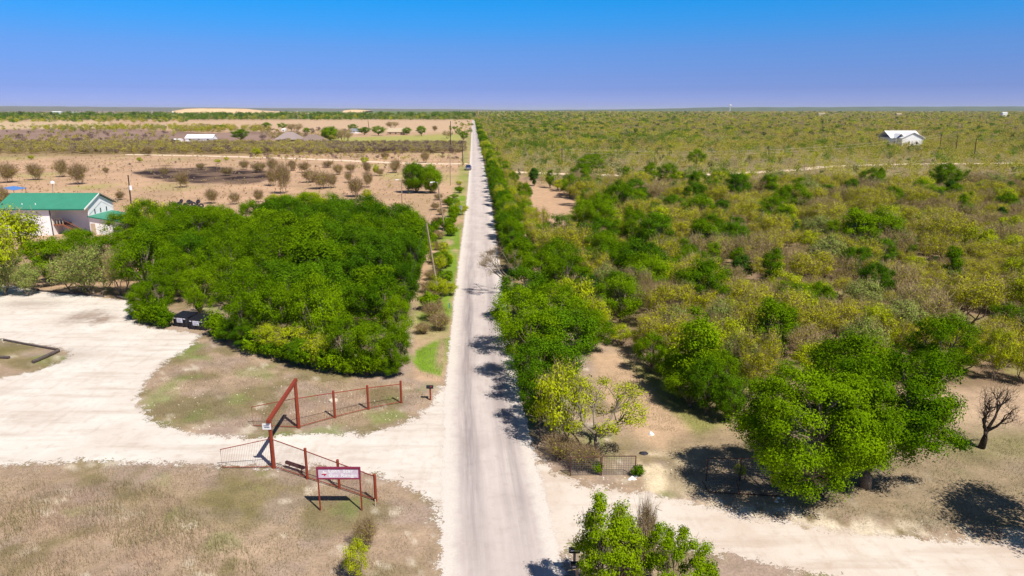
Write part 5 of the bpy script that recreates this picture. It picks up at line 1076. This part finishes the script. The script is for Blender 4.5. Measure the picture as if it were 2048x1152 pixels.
# ------------------------------------------------------------------ grasses
def grass(name, label, n, polys, hr, w, c0, c1, ex=(), bend=.45, clump=1.2, th=.35, xr=(-45, 40), yr=(25, 62)):
    xs = rng.uniform(*xr, n * 3); ys = rng.uniform(*yr, n * 3)
    ok = np.zeros(len(xs), bool)
    for p in polys: ok |= sdf(xs, ys, wpoly(p)) > 0
    for p in ex: ok &= sdf(xs, ys, wpoly(p)) < -.1
    ok &= np.abs(xs - road_x(ys)) > 3.4
    d = fbm(xs / clump, ys / clump, 77); ok &= d > th + rng.uniform(-.12, .12, len(xs)); xs, ys, d = xs[ok][:n], ys[ok][:n], d[ok][:n]; n = len(xs)
    h = rng.uniform(*hr, n) * (.5 + d); a = rng.uniform(0, 6.28, n); b2 = rng.uniform(0, 6.28, n); wx, wy = np.cos(a) * w, np.sin(a) * w; bx_, by_ = np.cos(b2) * h * bend * rng.random(n), np.sin(b2) * h * bend * rng.random(n)
    v = np.stack([np.stack([xs - wx, ys - wy, np.zeros(n)], -1), np.stack([xs + wx, ys + wy, np.zeros(n)], -1), np.stack([xs + bx_ + wx * .25, ys + by_ + wy * .25, h], -1), np.stack([xs + bx_ - wx * .25, ys + by_ - wy * .25, h], -1)], 1).reshape(-1, 3)
    m = fbm(xs / 2.3, ys / 2.3, 91); t_ = np.clip(m * 1.6 - .35 + rng.normal(size=n) * .15, 0, 1)[:, None]; c = (np.array(c0) * (1 - t_) + np.array(c1) * t_) * rng.uniform(.75, 1.25, n)[:, None]
    o = link(name, npmesh(name, v, np.arange(4 * n).reshape(-1, 4), fm, {'albedo': ('FLOAT_COLOR', 'FACE', np.concatenate([c, np.ones((n, 1))], 1))})); tag(o, label, None, None, 'stuff'); print(name, n)
SWL = [(-400, 945), (0, 934), (150, 928), (300, 932), (440, 936), (560, 938), (650, 945), (745, 965), (800, 990), (840, 1020), (862, 1060), (870, 1200), (-400, 1300)]
TALL = [(-400, 990), (0, 985), (120, 960), (280, 965), (360, 1000), (430, 1060), (500, 1100), (560, 1200), (-400, 1300)]
ISL2 = [(300, 750), (410, 690), (640, 760), (820, 765), (860, 800), (800, 835), (620, 855), (400, 855), (310, 830)]
RV = [(1290, 930), (1500, 1000), (1600, 1010), (2048, 1000), (2300, 1060), (2300, 1100), (1850, 1065), (1500, 1025)]
grass('tall_dry_grass', None, 110000, [TALL], (.14, .46), .008, (.48, .35, .27), (.24, .22, .08), th=.33)
grass('short_dry_grass', None, 120000, [SWL, ISL2], (.05, .15), .009, (.46, .35, .28), (.22, .21, .07), th=.40)
grass('verge_grass', None, 90000, [RV, [(1490, 870), (2300, 880), (2300, 1010), (1500, 990)], [(1250, 720), (1310, 740), (1470, 835), (1400, 870), (1300, 860), (1200, 760)], [(832, 700), (905, 672), (885, 765), (840, 750)]], (.05, .16), .010, (.42, .33, .23), (.16, .21, .04), th=.40, yr=(25, 70))
def stones(name, n, poly, r, col_='stone', xr=(-45, 40), yr=(25, 62)):
    xs = rng.uniform(*xr, n * 4); ys = rng.uniform(*yr, n * 4); ok = sdf(xs, ys, wpoly(poly)) > 0; ok &= fbm(xs / 1.5, ys / 1.5, 13) > .52; xs, ys = xs[ok][:n], ys[ok][:n]; mb = MB()
    for x, y in zip(xs, ys):
        s = r * random.uniform(.4, 1.3); a = random.uniform(0, 3); q = [(x + s * math.cos(a + k * 1.57) * random.uniform(.7, 1.2), y + s * math.sin(a + k * 1.57) * random.uniform(.7, 1.2)) for k in range(4)]
        v = [(*p, .0) for p in q] + [(x + (p[0] - x) * .6, y + (p[1] - y) * .6, s * .6) for p in q]; mb.add(v, [(4, 5, 6, 7), (0, 1, 5, 4), (1, 2, 6, 5), (2, 3, 7, 6), (3, 0, 4, 7)])
    tag(mb.build(name, M[col_]), kind='stuff'); print(name, len(xs))
stones('loose_stones', 1500, [(300, 740), (640, 760), (860, 800), (800, 845), (620, 868), (380, 868), (290, 800)], .05)
stones('verge_stones', 2200, [(1290, 890), (1420, 900), (1500, 1000), (2048, 1050), (2300, 1105), (1850, 1080), (1180, 975)], .06)
stones('lane_stones', 900, [(1420, 1100), (1700, 1150), (2200, 1290), (1420, 1290)], .06)
print('counts', COUNT, 'objects', len(bpy.data.objects))

hz_m = bpy.data.materials.new('haze_air'); hz_m.use_nodes = True; hn = hz_m.node_tree; hn.nodes.remove(hn.nodes['Principled BSDF'])
pv = hn.nodes.new('ShaderNodeVolumePrincipled'); pv.inputs['Color'].default_value = (.80, .86, 1, 1); pv.inputs['Density'].default_value = 2.6e-5; pv.inputs['Anisotropy'].default_value = .0
hn.links.new(pv.outputs[0], hn.nodes['Material Output'].inputs['Volume'])
tag(MB().box(-66000, 66000, -66000, 66000, -8, 170).build('haze', hz_m), kind='stuff')
